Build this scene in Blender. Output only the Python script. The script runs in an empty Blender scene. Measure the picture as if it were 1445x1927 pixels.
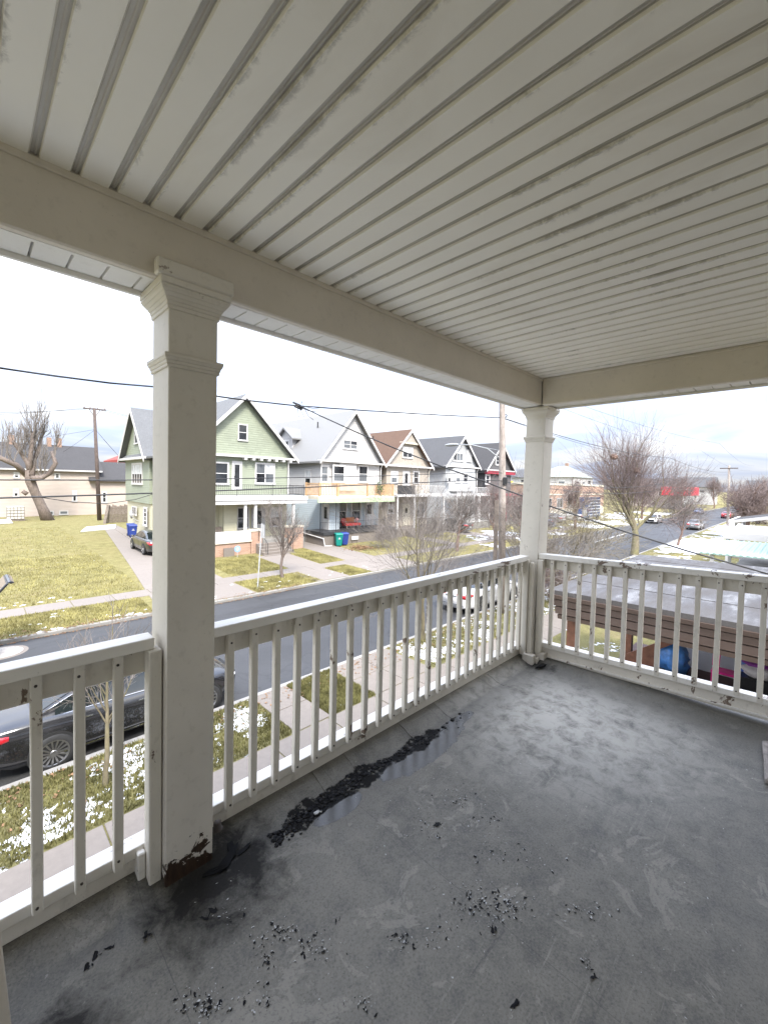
import bpy, bmesh, math, random
from mathutils import Vector, Matrix, noise
R = math.radians
scene = bpy.context.scene
col = scene.collection
# ------------------------------------------------------------------ camera
CAM_Z = 5.7
FPX, PPX, PPY = 786.123, 722.5, 939.288          # focal length and optical centre in photo pixels
YAW, PITCH, ROLL = R(44.9686), R(-2.0817), R(1.2218)
def cam_axes():
    cy, sy, cp, sp = math.cos(YAW), math.sin(YAW), math.cos(PITCH), math.sin(PITCH)
    f = Vector((sy*cp, cy*cp, sp)); rt = Vector((cy, -sy, 0)); up = rt.cross(f)
    return (math.cos(ROLL)*rt + math.sin(ROLL)*up, -math.sin(ROLL)*rt + math.cos(ROLL)*up, f)
AR, AU, AF = cam_axes()
cam = bpy.data.cameras.new('camera'); cam_o = bpy.data.objects.new('camera', cam); col.objects.link(cam_o)
cam.sensor_fit = 'VERTICAL'; cam.sensor_height = 24; cam.lens = FPX/1927*24
cam.shift_y = -(963.5-PPY)/1927; cam.clip_start = .05; cam.clip_end = 6000
cam_o.matrix_world = Matrix(((AR.x, AU.x, -AF.x, 0), (AR.y, AU.y, -AF.y, 0), (AR.z, AU.z, -AF.z, CAM_Z), (0, 0, 0, 1)))
scene.camera = cam_o
scene.render.engine = 'CYCLES'
scene.view_settings.view_transform = 'Standard'; scene.view_settings.look = 'None'
scene.view_settings.gamma = 1; scene.view_settings.use_curve_mapping = False
scene.view_settings.exposure = 2.15
scene.cycles.max_bounces = 6; scene.cycles.diffuse_bounces = 5; scene.cycles.glossy_bounces = 3; scene.cycles.caustics_reflective = False; scene.cycles.caustics_refractive = False
# ------------------------------------------------------------------ sky and sun
SUN_EL, SUN_AZ = R(50), R(205)        # azimuth clockwise from +Y
world = bpy.data.worlds.new('World'); scene.world = world; world.use_nodes = True
wt = world.node_tree; wn, wl = wt.nodes, wt.links
for n in list(wn): wn.remove(n)
w_out = wn.new('ShaderNodeOutputWorld'); w_bg = wn.new('ShaderNodeBackground')
sky = wn.new('ShaderNodeTexSky'); sky.sky_type = 'NISHITA'; sky.sun_disc = False
sky.sun_elevation = SUN_EL; sky.sun_rotation = SUN_AZ; sky.air_density = 1.2; sky.dust_density = 3
tc = wn.new('ShaderNodeTexCoord'); sep = wn.new('ShaderNodeSeparateXYZ'); wl.new(tc.outputs['Generated'], sep.inputs[0])
def wmath(op, a, b=None, clamp=False):
    n = wn.new('ShaderNodeMath'); n.operation = op; n.use_clamp = clamp
    for i, v in enumerate((a, b)):
        if v is None: continue
        if isinstance(v, (int, float)): n.inputs[i].default_value = v
        else: wl.new(v, n.inputs[i])
    return n.outputs[0]
zc = wmath('MAXIMUM', sep.outputs['Z'], 0.0)
den = wmath('ADD', zc, 0.10)
comb = wn.new('ShaderNodeCombineXYZ')
wl.new(wmath('DIVIDE', sep.outputs['X'], den), comb.inputs[0]); wl.new(wmath('DIVIDE', sep.outputs['Y'], den), comb.inputs[1])
nz = wn.new('ShaderNodeTexNoise'); nz.inputs['Scale'].default_value = .62; nz.inputs['Detail'].default_value = 6; nz.inputs['Roughness'].default_value = .5; nz.inputs['Distortion'].default_value = .5
wl.new(comb.outputs[0], nz.inputs['Vector'])
cr = wn.new('ShaderNodeValToRGB'); wl.new(nz.outputs[0], cr.inputs[0])
cr.color_ramp.elements[0].position = .42; cr.color_ramp.elements[0].color = (.56, .65, .87, 1)
cr.color_ramp.elements[1].position = .62; cr.color_ramp.elements[1].color = (.93, .935, .95, 1)
# even overcast layer: luminance rises from horizon to zenith as every closed cloud cover does
grad = wmath('ADD', wmath('MULTIPLY', zc, 1.3), .21)
cm = wn.new('ShaderNodeMix'); cm.data_type = 'RGBA'; cm.blend_type = 'MULTIPLY'; cm.inputs[0].default_value = 1
wl.new(cr.outputs[0], cm.inputs[6])
gr = wn.new('ShaderNodeCombineColor'); [wl.new(grad, gr.inputs[i]) for i in range(3)]
wl.new(gr.outputs[0], cm.inputs[7])
nish = wn.new('ShaderNodeMix'); nish.data_type = 'RGBA'; nish.blend_type = 'MULTIPLY'; nish.inputs[0].default_value = 1
wl.new(sky.outputs[0], nish.inputs[6]); nish.inputs[7].default_value = (.06, .06, .06, 1)
mx = wn.new('ShaderNodeMix'); mx.data_type = 'RGBA'; mx.inputs[0].default_value = .88
wl.new(nish.outputs[2], mx.inputs[6]); wl.new(cm.outputs[2], mx.inputs[7])
wl.new(mx.outputs[2], w_bg.inputs[0]); w_bg.inputs[1].default_value = 1.0
wl.new(w_bg.outputs[0], w_out.inputs[0])
sun = bpy.data.lights.new('sun', 'SUN'); sun.energy = 1.5; sun.angle = R(14); sun.color = (1, .95, .88)
sun_o = bpy.data.objects.new('sun', sun); col.objects.link(sun_o)
sd = Vector((math.sin(SUN_AZ)*math.cos(SUN_EL), math.cos(SUN_AZ)*math.cos(SUN_EL), math.sin(SUN_EL)))
sun_o.rotation_euler = (-sd).to_track_quat('-Z', 'Y').to_euler()
# ------------------------------------------------------------------ photo pixel -> place
def ray(x, y):
    return AR*((x-PPX)/FPX) - AU*((y-PPY)/FPX) + AF
def on_z(x, y, z):
    d = ray(x, y); t = (z-CAM_Z)/d.z; return Vector((d.x*t, d.y*t, z))
def on_y(x, y, Y):
    d = ray(x, y); t = Y/d.y; return Vector((d.x*t, Y, CAM_Z+d.z*t))
def on_x(x, y, X):
    d = ray(x, y); t = X/d.x; return Vector((X, d.y*t, CAM_Z+d.z*t))
PROFILE = [(-300, .2), (6.0, .2), (6.3, .12), (9.62, .12), (9.72, -.06), (19.0, -.06), (19.08, .12), (21.8, .15), (23, .18), (28, .40), (52, 1.0), (90, 1.0), (6000, 1.0)]
def gz(Y):
    for (a, za), (b, zb) in zip(PROFILE, PROFILE[1:]):
        if a <= Y <= b: return za + (zb-za)*(Y-a)/(b-a)
    return 1.0
def on_g(x, y):
    z = .2
    for _ in range(30): p = on_z(x, y, z); z = .5*z + .5*gz(p.y)
    return p
# ------------------------------------------------------------------ materials
MATS = {}
def newmat(name):
    m = bpy.data.materials.new(name); m.use_nodes = True
    nt = m.node_tree; b = nt.nodes['Principled BSDF']; MATS[name] = m
    return m, nt, b
def N(nt, t, **kw):
    n = nt.nodes.new(t)
    for k, v in kw.items():
        if k in n.inputs: n.inputs[k].default_value = v
        else: setattr(n, k, v)
    return n
def mixc(nt, fac, a, b, mode='MIX'):
    n = nt.nodes.new('ShaderNodeMix'); n.data_type = 'RGBA'; n.blend_type = mode
    for i, v in ((0, fac), (6, a), (7, b)):
        if hasattr(v, 'is_linked') or hasattr(v, 'links'): nt.links.new(v, n.inputs[i])
        elif i == 0: n.inputs[0].default_value = v
        else: n.inputs[i].default_value = tuple(v)[:3] + (1,)
    return n.outputs[2]
def mth(nt, op, a, b=None, clamp=False):
    n = nt.nodes.new('ShaderNodeMath'); n.operation = op; n.use_clamp = clamp
    for i, v in enumerate((a, b)):
        if v is None: continue
        if isinstance(v, (int, float)): n.inputs[i].default_value = v
        else: nt.links.new(v, n.inputs[i])
    return n.outputs[0]
def ramp(nt, v, p0, p1, c0=(0, 0, 0), c1=(1, 1, 1)):
    n = nt.nodes.new('ShaderNodeValToRGB'); nt.links.new(v, n.inputs[0])
    n.color_ramp.elements[0].position = p0; n.color_ramp.elements[1].position = p1
    n.color_ramp.elements[0].color = tuple(c0)+(1,); n.color_ramp.elements[1].color = tuple(c1)+(1,)
    return n.outputs[0]
def pos(nt, sx=1, sy=1, sz=1, obj=False, off=(0, 0, 0)):
    if obj: src = N(nt, 'ShaderNodeTexCoord').outputs['Object']
    else: src = N(nt, 'ShaderNodeNewGeometry').outputs['Position']
    mp = N(nt, 'ShaderNodeMapping'); mp.inputs['Scale'].default_value = (sx, sy, sz); mp.inputs['Location'].default_value = off
    nt.links.new(src, mp.inputs[0]); return mp.outputs[0]
def nse(nt, vec, scale, detail=4, rough=.55, dist=0):
    n = N(nt, 'ShaderNodeTexNoise'); n.inputs['Scale'].default_value = scale; n.inputs['Detail'].default_value = detail
    n.inputs['Roughness'].default_value = rough; n.inputs['Distortion'].default_value = dist
    nt.links.new(vec, n.inputs['Vector']); return n.outputs[0]
def bump(nt, b, h, strength=.3, dist=.01):
    n = N(nt, 'ShaderNodeBump'); n.inputs['Strength'].default_value = strength; n.inputs['Distance'].default_value = dist
    nt.links.new(h, n.inputs['Height'])
    nt.links.new(n.outputs[0], b.inputs['Normal']); return n
def simple(name, c, rough=.6, var=.12, scale=6, bmp=0, metal=0, spec=.5, coat=0, bd=.01):
    m, nt, b = newmat(name)
    v = pos(nt); n1 = nse(nt, v, scale, 5)
    lo = tuple(x*(1-var) for x in c); hi = tuple(min(1, x*(1+var)) for x in c)
    nt.links.new(ramp(nt, n1, .3, .7, lo, hi), b.inputs['Base Color'])
    b.inputs['Roughness'].default_value = rough; b.inputs['Metallic'].default_value = metal
    b.inputs['Specular IOR Level'].default_value = spec; b.inputs['Coat Weight'].default_value = coat
    if bmp: bump(nt, b, nse(nt, v, scale*4, 5), bmp, bd)
    return m
def mat_paint(name, c, dirt=(.30, .27, .22), amount=.5, wood=(.10, .055, .03), chip=0.0, rot=None, grain=None, bare=.60):
    """old brush-painted wood: soft dirt, small specks, optional chips down to brown wood, optional rotten foot"""
    m, nt, b = newmat(name); v = pos(nt)
    gs = grain or (1, 1, 1)
    vg = pos(nt, *gs)
    big = nse(nt, v, 2.2, 5, .6); fine = nse(nt, vg, 26, 5, .65)
    base = mixc(nt, ramp(nt, big, .35, .75), c, tuple(x*.86 for x in c))
    base = mixc(nt, mth(nt, 'MULTIPLY', ramp(nt, fine, .56, .80), amount), base, dirt)
    speck = nse(nt, v, 85, 3, .7)
    base = mixc(nt, mth(nt, 'MULTIPLY', ramp(nt, speck, .68, .74), amount), base, tuple(x*.5 for x in dirt))
    hgt = fine
    if chip:
        cn = nse(nt, vg, 9, 8, .68, .3)
        ck = ramp(nt, cn, bare, bare+.012)
        base = mixc(nt, mth(nt, 'MULTIPLY', ck, chip), base, wood)
    if rot:
        x0, y0, z0, hh = rot
        sp = N(nt, 'ShaderNodeSeparateXYZ'); nt.links.new(pos(nt), sp.inputs[0])
        up = mth(nt, 'DIVIDE', mth(nt, 'SUBTRACT', sp.outputs[2], z0), hh)
        rn = nse(nt, v, 13, 8, .68, 1.2)
        k = mth(nt, 'SUBTRACT', mth(nt, 'ADD', mth(nt, 'MULTIPLY', rn, 3.4), -1.18), up)
        k = ramp(nt, k, .0, .035)
        wn_ = nse(nt, pos(nt, 5, 5, .8), 14, 6, .7)
        wc = ramp(nt, wn_, .3, .75, tuple(x*.22 for x in wood), wood)
        base = mixc(nt, k, base, wc)
        hgt = mth(nt, 'SUBTRACT', fine, mth(nt, 'MULTIPLY', k, 3.0))
    nt.links.new(base, b.inputs['Base Color']); b.inputs['Roughness'].default_value = .52
    bump(nt, b, hgt, .22, .004)
    return m
def mat_siding(name, c, pitch=.12, var=.06, rough=.55, strength=.9, shingle=False):
    """horizontal lap boards seen from afar: relief from a saw wave along z"""
    m, nt, b = newmat(name); v = pos(nt)
    sp = N(nt, 'ShaderNodeSeparateXYZ'); nt.links.new(v, sp.inputs[0])
    row = mth(nt, 'DIVIDE', sp.outputs[2], pitch); fr = mth(nt, 'FRACT', row)
    n1 = nse(nt, v, .7, 4); n2 = nse(nt, pos(nt, .35, .35, 9), 3.0, 4)
    a = mixc(nt, ramp(nt, n1, .3, .7), tuple(x*(1-var) for x in c), tuple(min(1, x*(1+var)) for x in c))
    a = mixc(nt, mth(nt, 'MULTIPLY', ramp(nt, n2, .45, .8), .25), a, tuple(x*.72 for x in c))
    if shingle:
        br = N(nt, 'ShaderNodeTexWhiteNoise'); br.noise_dimensions = '2D'
        cb = N(nt, 'ShaderNodeCombineXYZ')
        along = mth(nt, 'ADD', sp.outputs[0], sp.outputs[1])
        nt.links.new(mth(nt, 'FLOOR', mth(nt, 'ADD', mth(nt, 'DIVIDE', along, pitch*1.7), mth(nt, 'MULTIPLY', mth(nt, 'FLOOR', row), .5))), cb.inputs[0]); nt.links.new(mth(nt, 'FLOOR', row), cb.inputs[1])
        nt.links.new(cb.outputs[0], br.inputs['Vector'])
        a = mixc(nt, mth(nt, 'MULTIPLY', ramp(nt, br.outputs[0], .55, 1), .30), a, tuple(min(1, x*1.35) for x in c))
    nt.links.new(a, b.inputs['Base Color']); b.inputs['Roughness'].default_value = rough
    h = mth(nt, 'POWER', fr, 2.0)
    bump(nt, b, mth(nt, 'MULTIPLY', h, -1), strength, .035)
    return m
def mat_shingle(name, c, pitch=.16, var=.22):
    m, nt, b = newmat(name); v = pos(nt)
    n1 = nse(nt, v, 1.1, 5); n2 = nse(nt, pos(nt, 3, 3, 8), 3.5, 3, .7); n3 = nse(nt, v, 14, 3, .7)
    f = mth(nt, 'ADD', mth(nt, 'MULTIPLY', n2, .6), mth(nt, 'MULTIPLY', n3, .4))
    a = ramp(nt, f, .34, .68, tuple(x*(1-var*1.6) for x in c), tuple(x*(1+var*1.6) for x in c))
    a = mixc(nt, mth(nt, 'MULTIPLY', ramp(nt, n1, .4, .8), .3), a, tuple(x*.7 for x in c))
    nt.links.new(a, b.inputs['Base Color']); b.inputs['Roughness'].default_value = .92
    sp = N(nt, 'ShaderNodeSeparateXYZ'); nt.links.new(v, sp.inputs[0])
    bump(nt, b, mth(nt, 'ADD', mth(nt, 'FRACT', mth(nt, 'DIVIDE', sp.outputs[2], pitch)), n3), .6, .02)
    return m
# ------------------------------------------------------------------ mesh helpers
class MB:
    def __init__(s): s.v = []; s.f = []
    def box(s, x0, x1, y0, y1, z0, z1):
        i = len(s.v)
        s.v += [(x0, y0, z0), (x1, y0, z0), (x1, y1, z0), (x0, y1, z0), (x0, y0, z1), (x1, y0, z1), (x1, y1, z1), (x0, y1, z1)]
        s.f += [tuple(i+k for k in q) for q in ((0, 3, 2, 1), (4, 5, 6, 7), (0, 1, 5, 4), (1, 2, 6, 5), (2, 3, 7, 6), (3, 0, 4, 7))]
        return s
    def hexa(s, pts):                       # 8 corners: bottom ring then top ring
        i = len(s.v); s.v += [tuple(p) for p in pts]
        s.f += [tuple(i+k for k in q) for q in ((0, 3, 2, 1), (4, 5, 6, 7), (0, 1, 5, 4), (1, 2, 6, 5), (2, 3, 7, 6), (3, 0, 4, 7))]
        return s
    def prism(s, poly, ax, a, b):           # polygon (u,v) swept along axis ax from a to b
        n = len(poly); i = len(s.v)
        def P(u, v, w): return {'x': (w, u, v), 'y': (u, w, v), 'z': (u, v, w)}[ax]
        s.v += [P(u, v, a) for u, v in poly] + [P(u, v, b) for u, v in poly]
        s.f += [tuple(i+k for k in reversed(range(n))), tuple(i+n+k for k in range(n))]
        s.f += [(i+k, i+(k+1) % n, i+n+(k+1) % n, i+n+k) for k in range(n)]
        return s
    def quad(s, *p):
        i = len(s.v); s.v += [tuple(q) for q in p]; s.f.append(tuple(range(i, i+len(p)))); return s
    def tube(s, path, rad, n=6, cap=True):
        path = [Vector(p) for p in path]; i0 = len(s.v)
        if isinstance(rad, (int, float)): rad = [rad]*len(path)
        ref = Vector((0, 0, 1))
        for k, p in enumerate(path):
            d = (path[min(k+1, len(path)-1)] - path[max(k-1, 0)])
            d = d.normalized() if d.length > 1e-9 else Vector((0, 0, 1))
            if k == 0: ref = Vector((0, 0, 1)) if abs(d.z) < .9 else Vector((1, 0, 0))
            u = d.cross(ref); u = u.normalized() if u.length > 1e-6 else Vector((1, 0, 0)); w = u.cross(d); ref = w
            for a in range(n):
                t = 2*math.pi*a/n; q = p + (u*math.cos(t) + w*math.sin(t))*rad[k]; s.v.append((q.x, q.y, q.z))
        for k in range(len(path)-1):
            for a in range(n):
                A = i0+k*n+a; B = i0+k*n+(a+1) % n; s.f.append((A, A+n, B+n, B))
        if cap:
            s.f.append(tuple(i0+a for a in range(n))); s.f.append(tuple(i0+(len(path)-1)*n+a for a in reversed(range(n))))
        return s
    def bar(s, p, q, w, h=None):            # rectangular bar between two points
        p, q = Vector(p), Vector(q); d = (q-p).normalized(); up = Vector((0, 0, 1)) if abs(d.z) < .95 else Vector((1, 0, 0))
        u = d.cross(up).normalized()*(w/2); v = u.cross(d).normalized()*((h or w)/2)
        return s.hexa([p-u-v, p+u-v, q+u-v, q-u-v, p-u+v, p+u+v, q+u+v, q-u+v])
    def lathe(s, prof, c=(0, 0, 0), n=20, ax='z', arc=2*math.pi):   # prof: (radius, height)
        i = len(s.v); m = len(prof)
        for a in range(n):
            t = arc*a/n; ct, st = math.cos(t), math.sin(t)
            for r, h in prof:
                p = {'z': (r*ct, r*st, h), 'y': (r*ct, h, r*st), 'x': (h, r*ct, r*st)}[ax]
                s.v.append((p[0]+c[0], p[1]+c[1], p[2]+c[2]))
        for a in range(n):
            for k in range(m-1):
                A = i+a*m+k; B = i+((a+1) % n)*m+k; s.f.append((A, B, B+1, A+1))
        return s
    def blob(s, c, r, seed=0, amp=.35, sub=2, fr=1.6):
        bm = bmesh.new(); bmesh.ops.create_icosphere(bm, subdivisions=sub, radius=1)
        i = len(s.v)
        for v in bm.verts:
            d = 1 + amp*noise.noise(v.co*fr + Vector((seed*3.7, seed*1.3, 0)))*1.6
            s.v.append((c[0]+v.co.x*r[0]*d, c[1]+v.co.y*r[1]*d, c[2]+v.co.z*r[2]*d))
        s.f += [tuple(i+v.index for v in f.verts) for f in bm.faces]; bm.free(); return s
    def mesh(s, name, off=(0, 0, 0), smooth=False, recalc=True):
        me = bpy.data.meshes.new(name)
        me.from_pydata([(x-off[0], y-off[1], z-off[2]) for x, y, z in s.v], [], s.f)
        if recalc and len(s.f) < 60000:
            bm = bmesh.new(); bm.from_mesh(me); bmesh.ops.recalc_face_normals(bm, faces=bm.faces); bm.to_mesh(me); bm.free()
        if smooth: me.polygons.foreach_set('use_smooth', [True]*len(me.polygons))
        return me
    def build(s, name, mat, parent=None, smooth=False, bevel=0, seg=1, recalc=True):
        off = (0, 0, 0)
        if parent is not None: off = tuple(WLOC[parent.name])
        me = s.mesh(name, off, smooth, recalc); me.materials.append(MATS[mat] if isinstance(mat, str) else mat)
        o = bpy.data.objects.new(name, me); col.objects.link(o); WLOC[o.name] = Vector(off)
        if parent is not None: o.parent = parent
        if bevel:
            md = o.modifiers.new('bevel', 'BEVEL'); md.width = bevel; md.segments = seg; md.limit_method = 'ANGLE'; md.angle_limit = R(40)
        return o
WLOC = {}                                    # world location of every object that may parent others
def tag(o, label, cat, group=None):
    o['label'] = label; o['category'] = cat
    if group: o['group'] = group
    return o
def thing(name, loc, label, cat, group=None):
    o = bpy.data.objects.new(name, None); col.objects.link(o); o.location = loc; o.empty_display_size = .2
    WLOC[o.name] = Vector(loc); return tag(o, label, cat, group)
def structure(o): o['kind'] = 'structure'; return o
def stuff(o): o['kind'] = 'stuff'; return o
def copy_tree(o, parent=None):
    c = o.copy(); col.objects.link(c); c.parent = parent
    for ch in list(o.children): copy_tree(ch, c)
    return c
def share(name, me, parent, loc, rot=(0, 0, 0)):         # a piece that shares its mesh with its look-alikes
    o = bpy.data.objects.new(name, me); col.objects.link(o); o.parent = parent
    o.location = Vector(loc) - (WLOC[parent.name] if parent is not None else Vector((0, 0, 0))); o.rotation_euler = rot
    return o
# ------------------------------------------------------------------ materials: porch
mat_paint('paint_rail', (.70, .66, .58), amount=.55, chip=.9, bare=.615, grain=(.6, .6, .35))
mat_paint('paint_cap', (.80, .77, .71), amount=.4, chip=.9, bare=.605, grain=(.22, .9, .9))
mat_paint('paint_column', (.68, .64, .57), amount=.35, chip=.6, bare=.66)
mat_paint('paint_rotten', (.68, .64, .57), amount=.35, rot=(0, 0, 4.10, .15), wood=(.06, .032, .018))
mat_paint('paint_beam', (.64, .585, .50), amount=.30)
mat_paint('paint_trim', (.80, .78, .74), amount=.25)
simple('nail', (.05, .04, .035), .7)
def mat_ceiling():
    m, nt, b = newmat('ceiling_panel'); c = (.89, .86, .785)
    v = pos(nt); big = nse(nt, v, 1.3, 4)
    base = mixc(nt, ramp(nt, big, .3, .75), c, tuple(x*.90 for x in c))
    st = nse(nt, pos(nt, 1, .6, 1, off=(7, 2, 0)), 1.7, 6, .62, .8); base = mixc(nt, mth(nt, 'MULTIPLY', ramp(nt, st, .54, .72), .28), base, (.52, .46, .36))
    # old cobweb and mildew clinging to the edge of every groove
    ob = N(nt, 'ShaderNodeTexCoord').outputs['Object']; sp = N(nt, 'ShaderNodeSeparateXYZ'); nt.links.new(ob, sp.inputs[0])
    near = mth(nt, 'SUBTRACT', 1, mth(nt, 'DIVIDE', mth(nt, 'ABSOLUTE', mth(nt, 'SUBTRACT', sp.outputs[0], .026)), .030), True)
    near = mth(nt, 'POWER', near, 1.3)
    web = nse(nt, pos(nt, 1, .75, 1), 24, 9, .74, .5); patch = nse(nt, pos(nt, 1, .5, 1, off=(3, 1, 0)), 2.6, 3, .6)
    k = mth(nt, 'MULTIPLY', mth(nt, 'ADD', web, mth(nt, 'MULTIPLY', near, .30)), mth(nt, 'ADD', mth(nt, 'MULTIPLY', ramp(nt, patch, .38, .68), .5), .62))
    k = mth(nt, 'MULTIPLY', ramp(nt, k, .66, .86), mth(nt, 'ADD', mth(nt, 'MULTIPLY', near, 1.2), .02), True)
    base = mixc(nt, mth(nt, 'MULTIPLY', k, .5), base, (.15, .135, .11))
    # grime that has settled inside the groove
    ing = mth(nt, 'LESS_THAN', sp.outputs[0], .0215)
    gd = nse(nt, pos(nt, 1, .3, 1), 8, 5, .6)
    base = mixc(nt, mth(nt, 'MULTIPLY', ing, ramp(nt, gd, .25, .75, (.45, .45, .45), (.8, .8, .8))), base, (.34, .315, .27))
    nt.links.new(base, b.inputs['Base Color']); b.inputs['Roughness'].default_value = .42
    bump(nt, b, nse(nt, v, 60, 3), .05, .002)
mat_ceiling()
def mat_floor():
    m, nt, b = newmat('porch_floor'); v = pos(nt)
    sp = N(nt, 'ShaderNodeSeparateXYZ'); nt.links.new(v, sp.inputs[0]); X, Y = sp.outputs[0], sp.outputs[1]
    big = nse(nt, v, 1.1, 4, .6); mid = nse(nt, v, 9, 6, .70, .4); fine = nse(nt, v, 120, 4, .75)
    a = ramp(nt, big, .30, .72, (0.089, 0.084, 0.07), (0.149, 0.14, 0.118))
    a = mixc(nt, mth(nt, 'MULTIPLY', ramp(nt, mid, .40, .68), .65), a, (0.216, 0.203, 0.171))
    a = mixc(nt, mth(nt, 'MULTIPLY', ramp(nt, mid, .28, .42, (1, 1, 1), (0, 0, 0)), .7), a, (0.069, 0.069, 0.063))
    # patches where the top coat has come off, with a crisp outline
    pe = nse(nt, v, 4.3, 7, .66, .9); pk = ramp(nt, pe, .585, .60)
    a = mixc(nt, mth(nt, 'MULTIPLY', pk, .6), a, (0.249, 0.233, 0.197))
    # sweeping scuffs and drag marks in two directions
    def scuff(rot, sc, t0, amt, c):
        nonlocal a
        mp = N(nt, 'ShaderNodeMapping'); mp.inputs['Rotation'].default_value = (0, 0, R(rot)); mp.inputs['Scale'].default_value = (1.1, 26, 1); nt.links.new(v, mp.inputs[0])
        k = ramp(nt, nse(nt, mp.outputs[0], sc, 5, .72, .25), t0, t0+.06)
        k = mth(nt, 'MULTIPLY', k, ramp(nt, nse(nt, v, 2.1, 3, .6), .42, .62))
        a = mixc(nt, mth(nt, 'MULTIPLY', k, amt), a, c)
    scuff(38, 1.5, .60, .6, (0.271, 0.254, 0.216)); scuff(-12, 2.0, .62, .5, (0.254, 0.238, 0.202)); scuff(62, 1.2, .62, .55, (0.041, 0.04, 0.038))
    a = mixc(nt, mth(nt, 'MULTIPLY', ramp(nt, fine, .46, .70), .40), a, (0.26, 0.244, 0.207))
    a = mixc(nt, mth(nt, 'MULTIPLY', ramp(nt, fine, .30, .46, (1, 1, 1), (0, 0, 0)), .7), a, (0.049, 0.048, 0.044))
    spk = nse(nt, v, 62, 2, .5); a = mixc(nt, mth(nt, 'MULTIPLY', ramp(nt, spk, .735, .75), .85), a, (0.281, 0.267, 0.236))
    spk2 = nse(nt, v, 17, 5, .7, .6); a = mixc(nt, mth(nt, 'MULTIPLY', ramp(nt, spk2, .70, .72), .55), a, (0.249, 0.233, 0.197))
    # pale worn patch by the corner post
    d = N(nt, 'ShaderNodeVectorMath'); d.operation = 'DISTANCE'; nt.links.new(v, d.inputs[0]); d.inputs[1].default_value = (2.95, 1.15, 4.11)
    wr = mth(nt, 'SUBTRACT', 1, mth(nt, 'DIVIDE', d.outputs['Value'], 1.05), True)
    a = mixc(nt, mth(nt, 'MULTIPLY', mth(nt, 'MULTIPLY', wr, ramp(nt, mid, .30, .56)), 1.0), a, (.47, .45, .405))
    # strip of black slime and standing water along the front edge
    wob = nse(nt, pos(nt, 1, .6, 1), 3.2, 8, .66, .5)
    def band(y0, half, x0, x1):
        dy = mth(nt, 'SUBTRACT', 1, mth(nt, 'DIVIDE', mth(nt, 'ABSOLUTE', mth(nt, 'SUBTRACT', Y, y0)), half))
        e0 = mth(nt, 'DIVIDE', mth(nt, 'SUBTRACT', X, x0), .16, True); e1 = mth(nt, 'DIVIDE', mth(nt, 'SUBTRACT', x1, X), .22, True)
        k = mth(nt, 'SUBTRACT', mth(nt, 'ADD', dy, mth(nt, 'MULTIPLY', mth(nt, 'SUBTRACT', wob, .5), 2.2)), mth(nt, 'MULTIPLY', mth(nt, 'SUBTRACT', 1, mth(nt, 'MULTIPLY', e0, e1)), 1.4))
        return k
    kb = ramp(nt, band(1.63, .095, .93, 2.35), .44, .54)
    fray = ramp(nt, nse(nt, v, 26, 5, .7), .36, .46)
    kb = mth(nt, 'MULTIPLY', kb, fray)
    def pool(x, y, rx, ry):
        q = mth(nt, 'ADD', mth(nt, 'POWER', mth(nt, 'DIVIDE', mth(nt, 'SUBTRACT', X, x), rx), 2.0), mth(nt, 'POWER', mth(nt, 'DIVIDE', mth(nt, 'SUBTRACT', Y, y), ry), 2.0))
        return ramp(nt, mth(nt, 'ADD', mth(nt, 'SUBTRACT', 1, q), mth(nt, 'MULTIPLY', mth(nt, 'SUBTRACT', mid, .5), 1.5)), .02, .10)
    kw = mth(nt, 'MAXIMUM', pool(1.95, 1.56, .40, .105), pool(1.28, 1.555, .15, .06))
    kw = mth(nt, 'MAXIMUM', kw, pool(2.32, 1.60, .22, .045))
    # tar-black grime round the rotten post foot and in the near corner
    def spot(x, y, r0):
        dd = N(nt, 'ShaderNodeVectorMath'); dd.operation = 'DISTANCE'; nt.links.new(v, dd.inputs[0]); dd.inputs[1].default_value = (x, y, 4.1)
        return ramp(nt, mth(nt, 'ADD', mth(nt, 'SUBTRACT', 1, mth(nt, 'DIVIDE', dd.outputs['Value'], r0)), mth(nt, 'MULTIPLY', mth(nt, 'SUBTRACT', mid, .5), 1.6)), .25, .75)
    ks = mth(nt, 'MAXIMUM', spot(.70, 1.62, .46), spot(.16, 1.40, .26))
    ks = mth(nt, 'MAXIMUM', ks, mth(nt, 'MULTIPLY', spot(3.62, 1.64, .22), .8))
    edge = mth(nt, 'MAXIMUM', mth(nt, 'DIVIDE', mth(nt, 'SUBTRACT', Y, 1.30), .36), mth(nt, 'DIVIDE', mth(nt, 'SUBTRACT', X, 3.28), .34), True)  # edge darkening: gathered dirt plus shade painted into the floor along both railings
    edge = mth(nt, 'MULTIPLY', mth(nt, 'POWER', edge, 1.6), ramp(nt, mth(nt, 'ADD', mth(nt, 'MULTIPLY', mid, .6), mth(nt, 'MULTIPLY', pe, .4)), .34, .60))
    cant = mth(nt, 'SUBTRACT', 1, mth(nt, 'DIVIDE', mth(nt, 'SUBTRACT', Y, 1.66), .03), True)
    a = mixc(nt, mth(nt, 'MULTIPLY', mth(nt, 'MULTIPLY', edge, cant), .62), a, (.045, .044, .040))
    a = mixc(nt, mth(nt, 'MULTIPLY', kw, .72), a, (.035, .036, .038))
    a = mixc(nt, mth(nt, 'MULTIPLY', ks, .88), a, (.012, .012, .013))
    a = mixc(nt, mth(nt, 'MULTIPLY', kb, .95), a, (.010, .010, .011))
    # seams of the membrane
    seam = mth(nt, 'LESS_THAN', mth(nt, 'ABSOLUTE', mth(nt, 'SUBTRACT', mth(nt, 'FRACT', mth(nt, 'DIVIDE', mth(nt, 'ADD', X, mth(nt, 'MULTIPLY', wob, .01)), .915)), .5)), .0016)
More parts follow.
